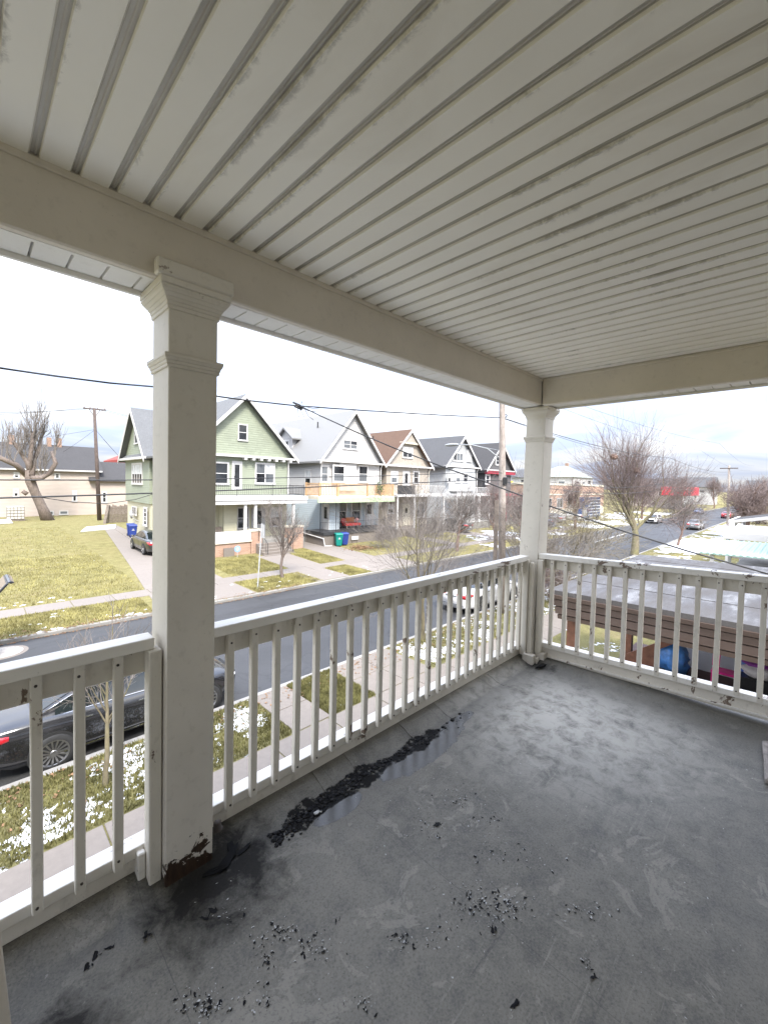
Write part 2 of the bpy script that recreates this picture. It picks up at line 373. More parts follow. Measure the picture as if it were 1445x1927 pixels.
    a = mixc(nt, mth(nt, 'MULTIPLY', seam, .4), a, (.03, .03, .03))
    nt.links.new(a, b.inputs['Base Color'])
    rg = mth(nt, 'SUBTRACT', mth(nt, 'ADD', .46, mth(nt, 'MULTIPLY', mid, .22)), mth(nt, 'MULTIPLY', kw, .33))
    nt.links.new(mth(nt, 'MAXIMUM', mth(nt, 'ADD', rg, mth(nt, 'MULTIPLY', kb, .10)), .10), b.inputs['Roughness'])
    nt.links.new(mth(nt, 'MULTIPLY', .45, mth(nt, 'SUBTRACT', 1, mth(nt, 'MAXIMUM', mth(nt, 'MULTIPLY', kb, .9), mth(nt, 'MULTIPLY', ks, .8)))), b.inputs['Specular IOR Level'])
    hh = mth(nt, 'ADD', mth(nt, 'MULTIPLY', mid, .6), mth(nt, 'MULTIPLY', fine, .25))
    hh = mth(nt, 'ADD', hh, mth(nt, 'MULTIPLY', kb, mth(nt, 'MULTIPLY', nse(nt, v, 40, 5, .7), 1.6)))
    hh = mth(nt, 'MULTIPLY', hh, mth(nt, 'SUBTRACT', 1, mth(nt, 'MULTIPLY', kw, mth(nt, 'SUBTRACT', .93, mth(nt, 'MULTIPLY', kb, .9)))))
    bump(nt, b, hh, .45, .006)
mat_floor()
simple('black_debris', (.006, .006, .007), .38, .5, 30, .5, spec=.25)
simple('flake_black', (.006, .006, .007), .6, .4, 20, spec=.15)
simple('flake_pale', (.42, .42, .41), .5, .2, 30)
simple('worn_mat', (.30, .27, .25), .9, .35, 22, .8)
# ------------------------------------------------------------------ materials: ground
def mat_grass(name, snow, lo, hi, thr):
    m, nt, b = newmat(name); v = pos(nt)
    n0 = nse(nt, v, .35, 4); n1 = nse(nt, v, 2.2, 6, .65); n2 = nse(nt, pos(nt, 1, 1.6, 1), 14, 5, .72)
    f = mth(nt, 'ADD', mth(nt, 'MULTIPLY', n1, .45), mth(nt, 'MULTIPLY', n2, .55))
    a = ramp(nt, f, .36, .64, lo, hi)
    a = mixc(nt, mth(nt, 'MULTIPLY', ramp(nt, n0, .42, .68), .55), a, (.21, .18, .08))
    a = mixc(nt, mth(nt, 'MULTIPLY', ramp(nt, nse(nt, v, 5, 6, .7), .58, .68), .9), a, (.16, .12, .065)); a = mixc(nt, mth(nt, 'MULTIPLY', ramp(nt, nse(nt, pos(nt, .5, 1, 1), .55, 5, .7), .54, .70), .55), a, (.23, .185, .11))
    # thin leftover snow with its own outline
    s1 = nse(nt, v, 1.0, 4, .6); s2 = nse(nt, v, 6.5, 6, .66, .4)
    k = ramp(nt, mth(nt, 'ADD', mth(nt, 'MULTIPLY', s1, .55), mth(nt, 'MULTIPLY', s2, .45)), thr, thr+.02)
    a = mixc(nt, mth(nt, 'MULTIPLY', k, snow), a, (.80, .82, .85))
    nt.links.new(a, b.inputs['Base Color']); b.inputs['Roughness'].default_value = .95; b.inputs['Specular IOR Level'].default_value = .15
    bump(nt, b, mth(nt, 'ADD', n2, mth(nt, 'MULTIPLY', k, 1.2)), .9, .05)
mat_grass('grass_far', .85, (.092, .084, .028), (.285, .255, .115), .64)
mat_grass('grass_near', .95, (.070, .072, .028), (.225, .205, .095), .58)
def mat_conc(name, c, wet=.3, stain=(.2, .17, .14)):
    m, nt, b = newmat(name); v = pos(nt)
    n1 = nse(nt, v, .8, 6, .6); n2 = nse(nt, v, 9, 6, .7); oi = N(nt, 'ShaderNodeObjectInfo').outputs['Random']
    a = ramp(nt, n2, .3, .7, tuple(x*.88 for x in c), tuple(x*1.1 for x in c))
    a = mixc(nt, mth(nt, 'MULTIPLY', ramp(nt, n1, .5, .72), wet), a, stain)
    a = mixc(nt, mth(nt, 'MULTIPLY', oi, .28), a, tuple(x*.70 for x in c))
    nt.links.new(a, b.inputs['Base Color']); b.inputs['Roughness'].default_value = .85
    bump(nt, b, n2, .25, .008)
mat_conc('concrete', (.205, .178, .155)); mat_conc('concrete_near', (.185, .160, .138)); mat_conc('kerb', (.27, .26, .245))
mat_conc('grey_concrete', (.25, .24, .22), .6, (.09, .085, .075))
def mat_asphalt():
    m, nt, b = newmat('asphalt'); v = pos(nt)
    n1 = nse(nt, pos(nt, .25, .9, 1), .7, 5, .6); n2 = nse(nt, v, 30, 4, .8); n3 = nse(nt, v, 2.2, 7, .7)
    a = ramp(nt, n1, .3, .72, (.022, .022, .023), (.046, .046, .047))
    a = mixc(nt, mth(nt, 'MULTIPLY', ramp(nt, n2, .5, .85), .3), a, (.19, .19, .19))
    a = mixc(nt, mth(nt, 'MULTIPLY', ramp(nt, n3, .66, .76), .5), a, (.16, .16, .165))
    vo = N(nt, 'ShaderNodeTexVoronoi'); vo.feature = 'DISTANCE_TO_EDGE'; vo.inputs['Scale'].default_value = .34
    dv = N(nt, 'ShaderNodeVectorMath'); dv.operation = 'ADD'; nt.links.new(v, dv.inputs[0])
    nz_ = N(nt, 'ShaderNodeTexNoise'); nz_.inputs['Scale'].default_value = 1.1; nz_.inputs['Detail'].default_value = 4; nt.links.new(v, nz_.inputs['Vector']); nt.links.new(nz_.outputs['Color'], dv.inputs[1]); nt.links.new(dv.outputs[0], vo.inputs['Vector'])
    a = mixc(nt, mth(nt, 'MULTIPLY', ramp(nt, vo.outputs[0], .004, .012, (1, 1, 1), (0, 0, 0)), .75), a, (.02, .02, .02))
    a = mixc(nt, mth(nt, 'MULTIPLY', ramp(nt, nse(nt, v, .22, 3, .5), .52, .54), .35), a, (.045, .045, .048))
    nt.links.new(a, b.inputs['Base Color']); nt.links.new(ramp(nt, n1, .3, .7, (.45,)*3, (.8,)*3), b.inputs['Roughness'])
    bump(nt, b, n2, .3, .006)
mat_asphalt()
simple('road_paint', (.62, .62, .60), .7, .2, 12)
simple('snow', (.62, .63, .65), .75, .05, 9, .4)
simple('iron_lid', (.34, .31, .28), .75, .25, 18, .5)
# ------------------------------------------------------------------ the ground
g = MB(); xs = [-2500, -300, -80, -20, 0, 20, 40, 80, 160, 400, 2500]; ys = PROFILE[:]
ys[0] = (-2500, .2)
for Y, z in ys:
    for X in xs: g.v.append((X, Y, z))
n = len(xs)
for j in range(len(ys)-1):
    for i in range(n-1): g.f.append((j*n+i, j*n+i+1, (j+1)*n+i+1, (j+1)*n+i))
gr_ = g.build('ground', 'grass_far'); structure(gr_)
road = structure(MB().box(-400, 900, 9.95, 18.9, -.055, 0).build('road', 'asphalt'))
structure(MB().box(-400, 900, 9.78, 9.95, -.055, .128).build('kerb_near', 'kerb', bevel=.02))
structure(MB().box(-400, 900, 18.9, 19.06, -.055, .128).build('kerb_far', 'grey_concrete', bevel=.02))
nv = MB()
nx, ny = 150, 12
for j in range(ny+1):
    for i in range(nx+1):
        X = -8+i*.5; Y = 7.72+j*(9.77-7.72)/ny
        nv.v.append((X, Y, .128+.025*noise.noise(Vector((X*1.3, Y*1.3, 0)))))
for j in range(ny):
    for i in range(nx): A = j*(nx+1)+i; nv.f.append((A, A+1, A+nx+2, A+nx+1))
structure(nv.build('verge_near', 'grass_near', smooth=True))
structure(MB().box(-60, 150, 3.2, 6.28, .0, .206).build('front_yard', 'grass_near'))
def slabs(name, mat, quads, z=None, t=.05):
    root = bpy.data.objects.new(name, None); col.objects.link(root); WLOC[root.name] = Vector((0, 0, 0)); structure(root)
    for q in quads:
        m = MB(); b_ = []; tp = []
        for x, y in q:
            zz = (z if z is not None else gz(y)) + .022; b_.append((x, y, zz-t)); tp.append((x, y, zz))
        m.hexa(b_+tp).build('slab', mat, root, bevel=.008)
    return root
random.seed(4)
def strip_x(x0, x1, step, y0, y1, gap=.012):
    q = []; x = x0
    while x < x1:
        q.append([(x+gap, y0), (x+step-gap, y0), (x+step-gap, y1), (x+gap, y1)]); x += step
    return q
slabs('sidewalk_near', 'concrete_near', strip_x(-3, 40, 1.5, 6.32, 7.72), .118)
slabs('walk_near', 'concrete_near', [[(5.12, y+.01), (6.1, y+.01), (6.1, y+1.01), (5.12, y+1.01)] for y in (7.74, 8.76)], .125)
slabs('driveway_near', 'concrete_near', [[(x, y), (x+1.17, y), (x+1.17, y+1.0), (x, y+1.0)] for x in (7.6, 8.79) for y in (7.74, 8.76)], .125)
slabs('driveway_side', 'concrete_near', [[(4.7+i*1.3, y), (4.7+i*1.3+1.28, y), (4.7+i*1.3+1.28, y+1.9), (4.7+i*1.3, y+1.9)] for i in range(2) for y in (-7.4, -5.45, -3.5, -1.55, .4, 2.35)], .19)
slabs('sidewalk_far', 'concrete', strip_x(-3, 60, 1.55, 21.75, 22.9))
dq = []
for k in range(13):
    y0 = 19.1 + k*2.35; y1 = y0+2.33
    if k in (1,): y0 = 22.92
    if k == 0: y1 = 21.73
    l0, l1 = 5.75+(y0-19)*.125, 5.75+(y1-19)*.125; rr = 10.7 if y0 > 24 else 10.2
    mid0, mid1 = (l0+rr)/2, (l1+rr)/2
    dq.append([(l0, y0), (mid0-.01, y0), (mid1-.01, y1), (l1, y1)]); dq.append([(mid0+.01, y0), (rr, y0), (rr, y1), (mid1+.01, y1)])
slabs('driveway_green_house', 'concrete', dq)
slabs('walk_green_house', 'concrete', [[(14.5, y), (16.9, y), (16.9, y+1.02), (14.5, y+1.02)] for y in (22.92, 23.96, 25.0, 26.04)])
slabs('apron_green_house', 'concrete', [[(13.9, 19.1), (16.3, 19.1), (16.3, 21.73), (13.9, 21.73)]])
dw = []
for k in range(9):
    y0 = 22.92+k*1.9
    for a, b_ in ((19.15, 20.5), (20.52, 21.95)): dw.append([(a, y0), (b_, y0), (b_, y0+1.88), (a, y0+1.88)])
for a, b_ in ((18.2, 20.3), (20.32, 22.9)): dw.append([(a, 19.1), (b_, 19.1), (b_, 21.73), (a, 21.73)])
slabs('driveway_white_house', 'concrete', dw)
slabs('walk_beige_house', 'concrete', [[(31.5, y), (33.1, y), (33.1, y+1.3), (31.5, y+1.3)] for y in (22.92, 24.24, 25.56)])
slabs('driveway_grey_house', 'concrete', [[(x, y), (x+1.4, y), (x+1.4, y+2.2), (x, y+2.2)] for x in (38.6, 40.02) for y in (22.92, 25.14, 27.36)])
# snow left on the verge, painted line, manhole
random.seed(11)
def snow_patches(name, rects, nn, rmin, rmax):
    m = MB()
    for _ in range(nn):
        x0, x1, y0, y1, z = random.choice(rects); x = random.uniform(x0, x1); y = random.uniform(y0, y1)
        w = noise.noise(Vector((x*.9, y*.9, 3)))
        if w < -.12 + random.uniform(-.12, .12): continue
        r = random.uniform(rmin, rmax); k = random.randint(6, 9); i = len(m.v); a0 = random.random()*6
        zz = z if z is not None else gz(y)+.004
        rim = [(x+r*random.uniform(.55, 1.3)*math.cos(a0+t*2*math.pi/k)*1.35, y+r*random.uniform(.5, 1.1)*math.sin(a0+t*2*math.pi/k)) for t in range(k)]
        m.v += [(p, q, zz) for p, q in rim] + [(x+(p-x)*.6, y+(q-y)*.6, zz+r*.16+.006) for p, q in rim]
        m.f += [(i+t, i+(t+1) % k, i+k+(t+1) % k, i+k+t) for t in range(k)] + [tuple(i+k+t for t in range(k))]
    o = m.build(name, 'snow', smooth=True); stuff(o); return o
def snow_sheet(name, rects, thr, step, amp, f1, f2):
    m = MB()
    for x0, x1, y0, y1, z in rects:
        nx_, ny_ = int((x1-x0)/step), int((y1-y0)/step); i0 = len(m.v); keep = []
        for j in range(ny_+1):
            for i in range(nx_+1):
                x = x0+i*step; y = y0+j*step; zz = z if z is not None else gz(y)
                w = .55*noise.noise(Vector((x*f1, y*f1, 1.7)))+.30*noise.noise(Vector((x*f2, y*f2, 4.1)))+.24*noise.noise(Vector((x*f2*2.7, y*f2*2.7, 9.3)))+.16*noise.noise(Vector((x*f2*6, y*f2*6, 2.2)))
                edge = min(x-x0, x1-x, y-y0, y1-y)/(step*6); h = w-thr-max(0, 1-edge)*.25
                keep.append(h > -.10); m.v.append((x, y, zz+max(-.02, min(h*amp, amp*.30))))
        for j in range(ny_):
            for i in range(nx_):
                q = (j*(nx_+1)+i, j*(nx_+1)+i+1, (j+1)*(nx_+1)+i+1, (j+1)*(nx_+1)+i)
                if any(keep[k] for k in q): m.f.append(tuple(i0+k for k in q))
    return stuff(m.build(name, 'snow', smooth=True, recalc=False))
o = snow_sheet('snow_remnants', [(-.6, 5.08, 7.76, 9.74, .142), (6.14, 7.56, 7.76, 9.74, .142), (10.06, 24, 7.76, 9.74, .142)], .21, .035, .085, 1.2, 5.2)
tag(o, 'patchy thin snow lying in the grass of the near verge', 'snow')
o = snow_sheet('snow_bounce', [(-4, 4.6, 2.0, 6.2, .212)], -.10, .08, .12, .8, 3.0)  # snow added out of view so the yard reflects light onto the ceiling
tag(o, 'unseen snow added in the front yard to throw light up at the porch ceiling', 'snow')
o = snow_patches('snow_scraps', [(0, 12, 19.1, 21.6, None), (2, 12, 19.1, 19.6, None), (0, 5, 23, 24, None), (10, 19, 19.2, 21, None)], 130, .03, .13)
tag(o, 'small scraps of old snow on the lawn edge across the street', 'snow')
o = snow_sheet('snow_banks', [(34, 60, 19.2, 27, None), (24, 66, 4.4, 9.7, .17), (66, 120, 4.4, 9.6, .17), (60, 120, 19.2, 29.5, None)], .10, .25, .25, .25, 1.1)
tag(o, 'broken snow cover along the far end of the street', 'snow')
structure(MB().prism([(47, 15.3), (62, 15.9), (62, 16.05), (47, 15.45)], 'z', .002, .006).build('road_marking', 'road_paint'))
mh = on_z(20, 1226, 0)
lid = thing('manhole_cover', (mh.x-.2, mh.y, 0), 'round pale iron manhole cover in the road', 'manhole')
L = Vector(lid.location)
MB().lathe([(0.0, .014), (.55, .014), (.56, .004), (.66, .004)], L, 32).build('collar', 'concrete', lid)
lp = MB()
for a in range(28): 
    t = a*2.399; r = .5*math.sqrt(a/28); lp.box(L.x+r*math.cos(t)-.03, L.x+r*math.cos(t)+.03, L.y+r*math.sin(t)-.03, L.y+r*math.sin(t)+.03, .013, .021)
lp.lathe([(0, .018), (.52, .018), (.53, .012)], L, 32).build('lid', 'iron_lid', lid)
# tufts of winter grass
def tufts(name, mat, rects, nn, hmin, hmax, label):
    m = MB()
    for _ in range(nn):
        x0, x1, y0, y1, z = random.choice(rects); x = random.uniform(x0, x1); y = random.uniform(y0, y1)
        zz = z if z is not None else gz(y); a = random.uniform(0, 6.28); h = random.uniform(hmin, hmax); w = h*.22
        lx, ly = random.uniform(-.6, .6)*h, random.uniform(-.6, .6)*h; i = len(m.v)
        m.v += [(x-w*math.cos(a), y-w*math.sin(a), zz-.01), (x+w*math.cos(a), y+w*math.sin(a), zz-.01), (x+lx, y+ly, zz+h)]; m.f.append((i, i+1, i+2))
    o = m.build(name, mat, recalc=False); stuff(o); tag(o, label, 'grass'); return o
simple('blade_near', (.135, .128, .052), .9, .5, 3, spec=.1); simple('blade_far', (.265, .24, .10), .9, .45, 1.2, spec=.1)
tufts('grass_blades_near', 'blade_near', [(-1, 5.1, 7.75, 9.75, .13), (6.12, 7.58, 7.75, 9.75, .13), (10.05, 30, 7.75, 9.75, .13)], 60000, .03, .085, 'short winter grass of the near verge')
tufts('grass_blades_far', 'blade_far', [(-2, 6.2, 22.95, 50, None), (0, 6.2, 23, 34, None), (-1, 5.6, 19.15, 21.7, None), (10.3, 14.3, 19.15, 21.7, None), (10.8, 14.4, 22.95, 27.4, None), (17, 19, 22.95, 28, None), (16.4, 18.1, 19.15, 21.7, None)], 70000, .04, .11, 'dry yellowish lawn across the street')
# ------------------------------------------------------------------ the porch we stand on
FZ = 4.1; E = CAM_Z                        # floor height, eye height
PX0 = -3.3                                 # left end of the porch
BEAM_Z, CEIL_Z = E+.742, E+.975
# floor: a membrane sheet that rolls up at the two open edges
fl = MB(); fx = [PX0+i*.05 for i in range(int((3.86-PX0)/.05)+1)] + [3.88]; fy = [-.85+i*.05 for i in range(55)] + [1.90]
def floor_z(x, y):
    s = .018*(1.7-y)
    c = max(0, (y-1.66)/.15); d = max(0, (x-3.60)/.13)
    up = lambda t: .045*(1-math.cos(min(t, 1)*math.pi))/2
    return FZ - .01 + s*.6 + max(up(c), up(d)) + .004*noise.noise(Vector((x*1.1, y*1.4, 0)))
for y in fy:
    for x in fx: fl.v.append((x, y, floor_z(x, y)))
n = len(fx)
for j in range(len(fy)-1):
    for i in range(n-1): fl.f.append((j*n+i, j*n+i+1, (j+1)*n+i+1, (j+1)*n+i))
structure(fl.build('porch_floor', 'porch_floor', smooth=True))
simple('house_trim', (.74, .72, .68), .5, .1, 4)
structure(MB().box(PX0-.02, 3.92, -.85, 1.93, 3.78, 4.075).build('porch_deck', 'house_trim'))
# lap joints of the membrane on the rolled edge
laps = thing('membrane_lap', (2, 1.74, FZ), 'lapped membrane joints on the rolled floor edge under the front railing', 'floor joint')
for x, w in ((1.30, .05), (1.52, .07), (1.98, .05), (2.35, .04), (3.05, .05)):
    lapm = MB(); pts = [(y, floor_z(x, y)+.0035) for y in (1.64, 1.68, 1.72, 1.76, 1.80, 1.84)]
    for (ya, za), (yb, zb) in zip(pts, pts[1:]): lapm.hexa([(x, ya, za-.004), (x+w, ya, za-.004), (x+w, yb, zb-.004), (x, yb, zb-.004), (x, ya, za), (x+w, ya, za), (x+w, yb, zb), (x, yb, zb)])
    lapm.build('lap_strip', 'porch_floor', laps)
# ceiling of narrow grooved panels
ceil = structure(bpy.data.objects.new('porch_ceiling', None)); col.objects.link(ceil); ceil.location = (0, 0, CEIL_Z); WLOC[ceil.name] = Vector((0, 0, CEIL_Z))
PW = .1035
def panel_mesh():
    prof = [(0, .010), (.003, .0125), (.010, .0125), (.0125, .0085), (.0150, .0085), (.016, .0125), (.0205, .0125), (.0235, 0), (.0985, 0), (PW, .010)]
    m = MB(); y0, y1 = -.86, 1.705; k = len(prof)
    m.v += [(x, y0, z) for x, z in prof]+[(x, y1, z) for x, z in prof]
    m.f += [(i, i+1, k+i+1, k+i) for i in range(k-1)]
    me = m.mesh('ceiling_panel'); me.materials.append(MATS['ceiling_panel'])
    me.update(); return me
pm = panel_mesh()
gx0 = .146               # groove position measured at the beam
k0 = int((PX0-gx0)/PW)-1; k1 = int((3.72-gx0)/PW)
for k in range(k0, k1+1):
    o = share('ceiling_panel', pm, ceil, (gx0+k*PW, 0, CEIL_Z + random.uniform(-.001, .001)), (0, 0, 0))
structure(MB().box(PX0-.3, 4.05, -.9, 2.1, CEIL_Z+.03, CEIL_Z+.10).build('porch_roof_deck', 'house_trim'))
simple('roof_grey', (.10, .10, .10), .9, .3, 5, .4)
structure(MB().hexa([(PX0-.3, -.9, CEIL_Z+.5), (4.05, -.9, CEIL_Z+.5), (4.05, 2.1, CEIL_Z+.1), (PX0-.3, 2.1, CEIL_Z+.1), (PX0-.3, -.9, CEIL_Z+.56), (4.05, -.9, CEIL_Z+.56), (4.05, 2.1, CEIL_Z+.16), (PX0-.3, 2.1, CEIL_Z+.16)]).build('porch_roof', 'roof_grey'))
# two beams with a soffit of short slotted panels and a fascia
mat_paint('soffit_white', (.80, .78, .74), amount=.2)
fb = thing('porch_beam', (.2, 1.70, BEAM_Z), 'long taupe painted beam above the street-side railing', 'beam')
MB().box(PX0, 3.683, 1.70, 1.735, BEAM_Z, CEIL_Z+.02).build('beam_face', 'paint_beam', fb, bevel=.006)
MB().box(PX0, 3.683, 1.692, 1.70, CEIL_Z-.022, CEIL_Z+.003).build('trim_strip', 'paint_beam', fb, bevel=.003)
MB().box(PX0, 3.92, 1.897, 1.915, BEAM_Z-.012, CEIL_Z+.12).build('fascia', 'soffit_white', fb)
MB().box(PX0, 3.683, 1.7355, 1.755, BEAM_Z+.001, BEAM_Z+.03).build('flat_strip', 'soffit_white', fb)
def soffit_mesh():
    m = MB(); prof = [(0, .02), (.004, .0), (.099, .0), (.1035, .02)]
    m.v += [(x, 0, z) for x, z in prof]+[(x, .139, z) for x, z in prof]; m.f += [(i, i+1, i+5, i+4) for i in range(3)] + [(0, 4, 7, 3)]
    me = m.mesh('soffit_panel'); me.materials.append(MATS['soffit_white']); return me
sm = soffit_mesh()
for k in range(k0, k1+1):
    share('soffit_panel', sm, fb, (gx0+k*PW+.012, 1.757, BEAM_Z+.006))
sb = thing('porch_beam', (3.70, .5, BEAM_Z), 'shorter taupe beam above the side railing meeting the corner column', 'beam')
MB().box(3.684, 3.72, -.86, 1.699, BEAM_Z, CEIL_Z+.02).build('beam_face', 'paint_beam', sb, bevel=.006)
MB().box(3.676, 3.684, -.86, 1.692, CEIL_Z-.022, CEIL_Z+.003).build('trim_strip', 'paint_beam', sb, bevel=.003)
MB().box(3.897, 3.915, -.86, 1.897, BEAM_Z-.012, CEIL_Z+.12).build('fascia', 'soffit_white', sb)
MB().box(3.7205, 3.745, -.86, 1.699, BEAM_Z+.001, BEAM_Z+.03).build('flat_strip', 'soffit_white', sb)
for k in range(25):
    share('soffit_panel', sm, sb, (3.884, -.85+k*PW, BEAM_Z+.006), (0, 0, R(90)))
# columns
def column(x0, x1, y0, y1, label, paint, lean=0.0):
    c = thing('porch_column', ((x0+x1)/2, (y0+y1)/2, FZ), label, 'column', 'columns of the upper porch')
    def sq(e, z0, z1, e1=None):
        e1 = e if e1 is None else e1; l0 = lean*(z0-FZ); l1 = lean*(z1-FZ)
        return [(x0-e+l0, y0-e, z0), (x1+e+l0, y0-e, z0), (x1+e+l0, y1+e, z0), (x0-e+l0, y1+e, z0), (x0-e1+l1, y0-e1, z1), (x1+e1+l1, y0-e1, z1), (x1+e1+l1, y1+e1, z1), (x0-e1+l1, y1+e1, z1)]
    m = MB(); zs = [FZ-.02, FZ+.35, E-.4, E+.45, E+.70]
    m.hexa(sq(0, zs[0], zs[-1])); m.build('shaft', paint, c, bevel=.004, seg=2)
    def cove(name, prof):
        m = MB()
        for (e0, z0), (e1, z1) in zip(prof, prof[1:]): m.hexa(sq(e0, z0, z1, e1))
        m.build(name, 'paint_column', c, bevel=.003, seg=2)
    cove('necking', [(.006, E+.424), (.008, E+.436), (.012, E+.448), (.018, E+.460), (.019, E+.474)])
    cove('capital', [(.005, E+.640), (.007, E+.655), (.011, E+.668), (.018, E+.681), (.028, E+.694), (.036, E+.706), (.037, E+.716)])
    MB().hexa(sq(.040, E+.7165, E+.742, .040)).build('abacus', 'paint_column', c, bevel=.004, seg=2)
    return c
lc = column(.535, .720, 1.70, 1.886, 'square white porch column nearest us with rotten flaking foot', 'paint_rotten', .003)
cc = column(3.668, 3.852, 1.70, 1.88, 'square white porch column at the far corner of the railings', 'paint_column', .045)
MB().box(.489, .775, 1.655, 1.699, E+.742, E+.80).build('abutment', 'paint_column', lc, bevel=.006)
# base blocks, curled membrane and splinters round the feet
MB().box(3.59, 3.66, 1.66, 1.76, FZ-.01, FZ+.075).build('base_block', 'paint_column', cc, bevel=.004)
MB().box(3.69, 3.775, 1.60, 1.68, FZ-.01, FZ+.085).build('base_block', 'paint_column', cc, bevel=.004)
MB().box(3.635, 3.69, 1.64, 1.66, FZ-.01, FZ+.05).build('base_block', 'paint_column', cc, bevel=.004)
# front railings
def rail_x(x0, x1, bals, label, z_lift=0.0):
    r = thing('porch_railing', (x0, 1.80, FZ), label, 'railing', 'railings of the upper porch')
    zt = E-.633+z_lift
    MB().box(x0, x1, 1.755, 1.838, zt-.045, zt).build('cap_rail', 'paint_cap', r, bevel=.005, seg=2)
    MB().box(x0, x1, 1.802, 1.836, zt-.146, zt-.0455).build('sub_rail', 'paint_rail', r, bevel=.003)
    MB().box(x0, x1, 1.800, 1.876, E-1.500, E-1.455).build('bottom_rail', 'paint_cap', r, bevel=.004, seg=2)
    MB().box(x0, x1, 1.816, 1.860, E-1.565, E-1.5005).build('toe_board', 'paint_rail', r, bevel=.003)
    me = MB().box(-.0158, .0158, 0, .0315, 0, 1).mesh('baluster'); me.materials.append(MATS['paint_rail'])
    nails = MB()
    for x in bals:
        zb = E-1.484+random.uniform(-.006, .004); z1 = zt-.046
        o = share('baluster', me, r, (x, 1.7685, zb), (random.uniform(-.002, .002), random.uniform(-.004, .004), 0)); o.scale = (1, 1, z1-zb)
        md = o.modifiers.new('bevel', 'BEVEL'); md.width = .003; md.segments = 1
        for zz in (zb+.03, z1-.035):
            nails.lathe([(0, -.0035), (.0045, -.003), (.0055, .002)], (x+random.uniform(-.004, .004), 1.7685, zz+random.uniform(-.01, .01)), 8, 'y')
    stuff(nails.build('nail_heads', 'nail', r))
    return r
SP = .1186
near_rail = rail_x(PX0+.2, .512, [.156+SP*k for k in range(-26, 3)], 'short white baluster railing to the left of the near column', .018)
MB().box(.487, .5325, 1.735, 1.80, FZ+.0, E-.66).build('end_post', 'paint_rail', near_rail, bevel=.004)
MB().box(.458, .486, 1.772, 1.83, FZ+.0, FZ+.13).build('foot_block', 'paint_cap', near_rail, bevel=.004)
far_rail = rail_x(.722, 3.652, [.825+SP*k for k in range(24) if .825+SP*k < 3.60], 'long white baluster railing facing the street between the two columns')
MB().box(.7225, .752, 1.80, 1.84, FZ+.03, E-.70).build('end_post', 'paint_rail', far_rail, bevel=.003)
MB().box(3.615, 3.655, 1.742, 1.80, FZ+.05, E-.665).build('end_post', 'paint_rail', far_rail, bevel=.003)
MB().box(3.632, 3.664, 1.700, 1.741, FZ+.02, E-.69).build('end_post', 'paint_rail', far_rail, bevel=.003)
# side railing, climbing slightly towards the house
sr = thing('porch_railing', (3.76, .6, FZ), 'white baluster railing on the side towards the neighbouring brown porch roof', 'railing', 'railings of the upper porch')
SL = .036
def zr(y): return SL*(1.69-y)
def slope_box(m, xa, xb, ya, yb, z0, z1):
    return m.hexa([(xa, ya, z0+zr(ya)), (xb, ya, z0+zr(ya)), (xb, yb, z0+zr(yb)), (xa, yb, z0+zr(yb)), (xa, ya, z1+zr(ya)), (xb, ya, z1+zr(ya)), (xb, yb, z1+zr(yb)), (xa, yb, z1+zr(yb))])
zt = E-.612
slope_box(MB(), 3.722, 3.805, -.85, 1.70, zt-.045, zt).build('cap_rail', 'paint_cap', sr, bevel=.005, seg=2)
slope_box(MB(), 3.769, 3.803, -.85, 1.69, zt-.135, zt-.0455).build('sub_rail', 'paint_rail', sr, bevel=.003)
slope_box(MB(), 3.742, 3.82, -.85, 1.665, E-1.476, E-1.432).build('bottom_rail', 'paint_cap', sr, bevel=.004, seg=2)
slope_box(MB(), 3.760, 3.81, -.85, 1.66, E-1.58, E-1.4765).build('toe_board', 'paint_rail', sr, bevel=.003)
slope_box(MB(), 3.748, 3.7595, -.85, 1.64, E-1.560, E-1.548).build('flashing_strip', 'paint_cap', sr)
bme = MB().box(0, .0315, -.0158, .0158, 0, 1).mesh('baluster'); bme.materials.append(MATS['paint_rail']); nails = MB()
for k in range(19):
    y = 1.575-SP*k; zb = E-1.462+zr(y)+random.uniform(-.005, .005); z1 = zt-.046+zr(y)
    o = share('baluster', bme, sr, (3.7365, y, zb), (random.uniform(-.003, .003), 0, 0)); o.scale = (1, 1, z1-zb)
    md = o.modifiers.new('bevel', 'BEVEL'); md.width = .003; md.segments = 1
    for zz in (zb+.03, z1-.035): nails.lathe([(0, -.0035), (.0045, -.003), (.0055, .002)], (3.7365, y+random.uniform(-.004, .004), zz), 8, 'x')
stuff(nails.build('nail_heads', 'nail', sr))
MB().box(3.735, 3.768, 1.648, 1.695, FZ+.08, zt-.046).build('end_post', 'paint_rail', sr, bevel=.003)
MB().box(3.69, 3.728, 1.640, 1.69, FZ+.075, zt-.05).build('end_post', 'paint_rail', sr, bevel=.003)
# grey board leaning in the near left corner
lb = thing('leaning_board', (.03, 1.55, FZ), 'dull taupe board leaning upright at the lower left edge', 'board')
MB().hexa([(-.06, 1.54, FZ), (.076, 1.56, FZ), (.076, 1.585, FZ), (-.06, 1.565, FZ), (-.125, 1.62, E-.70), (.011, 1.64, E-.70), (.011, 1.665, E-.70), (-.125, 1.645, E-.70)]).build('plank', 'paint_beam', lb, bevel=.004)
# worn mat by the house wall
wm = on_z(1436, 1400, FZ+.02)
tag(MB().prism([(3.02, -.40), (3.50, -.42), (3.56, .06), (3.52, .12), (3.30, .10), (3.06, .085)], 'z', FZ+.015, FZ+.042).build('door_mat', 'worn_mat', bevel=.006), 'frayed pinkish grey mat edge at the right border of the floor', 'mat')
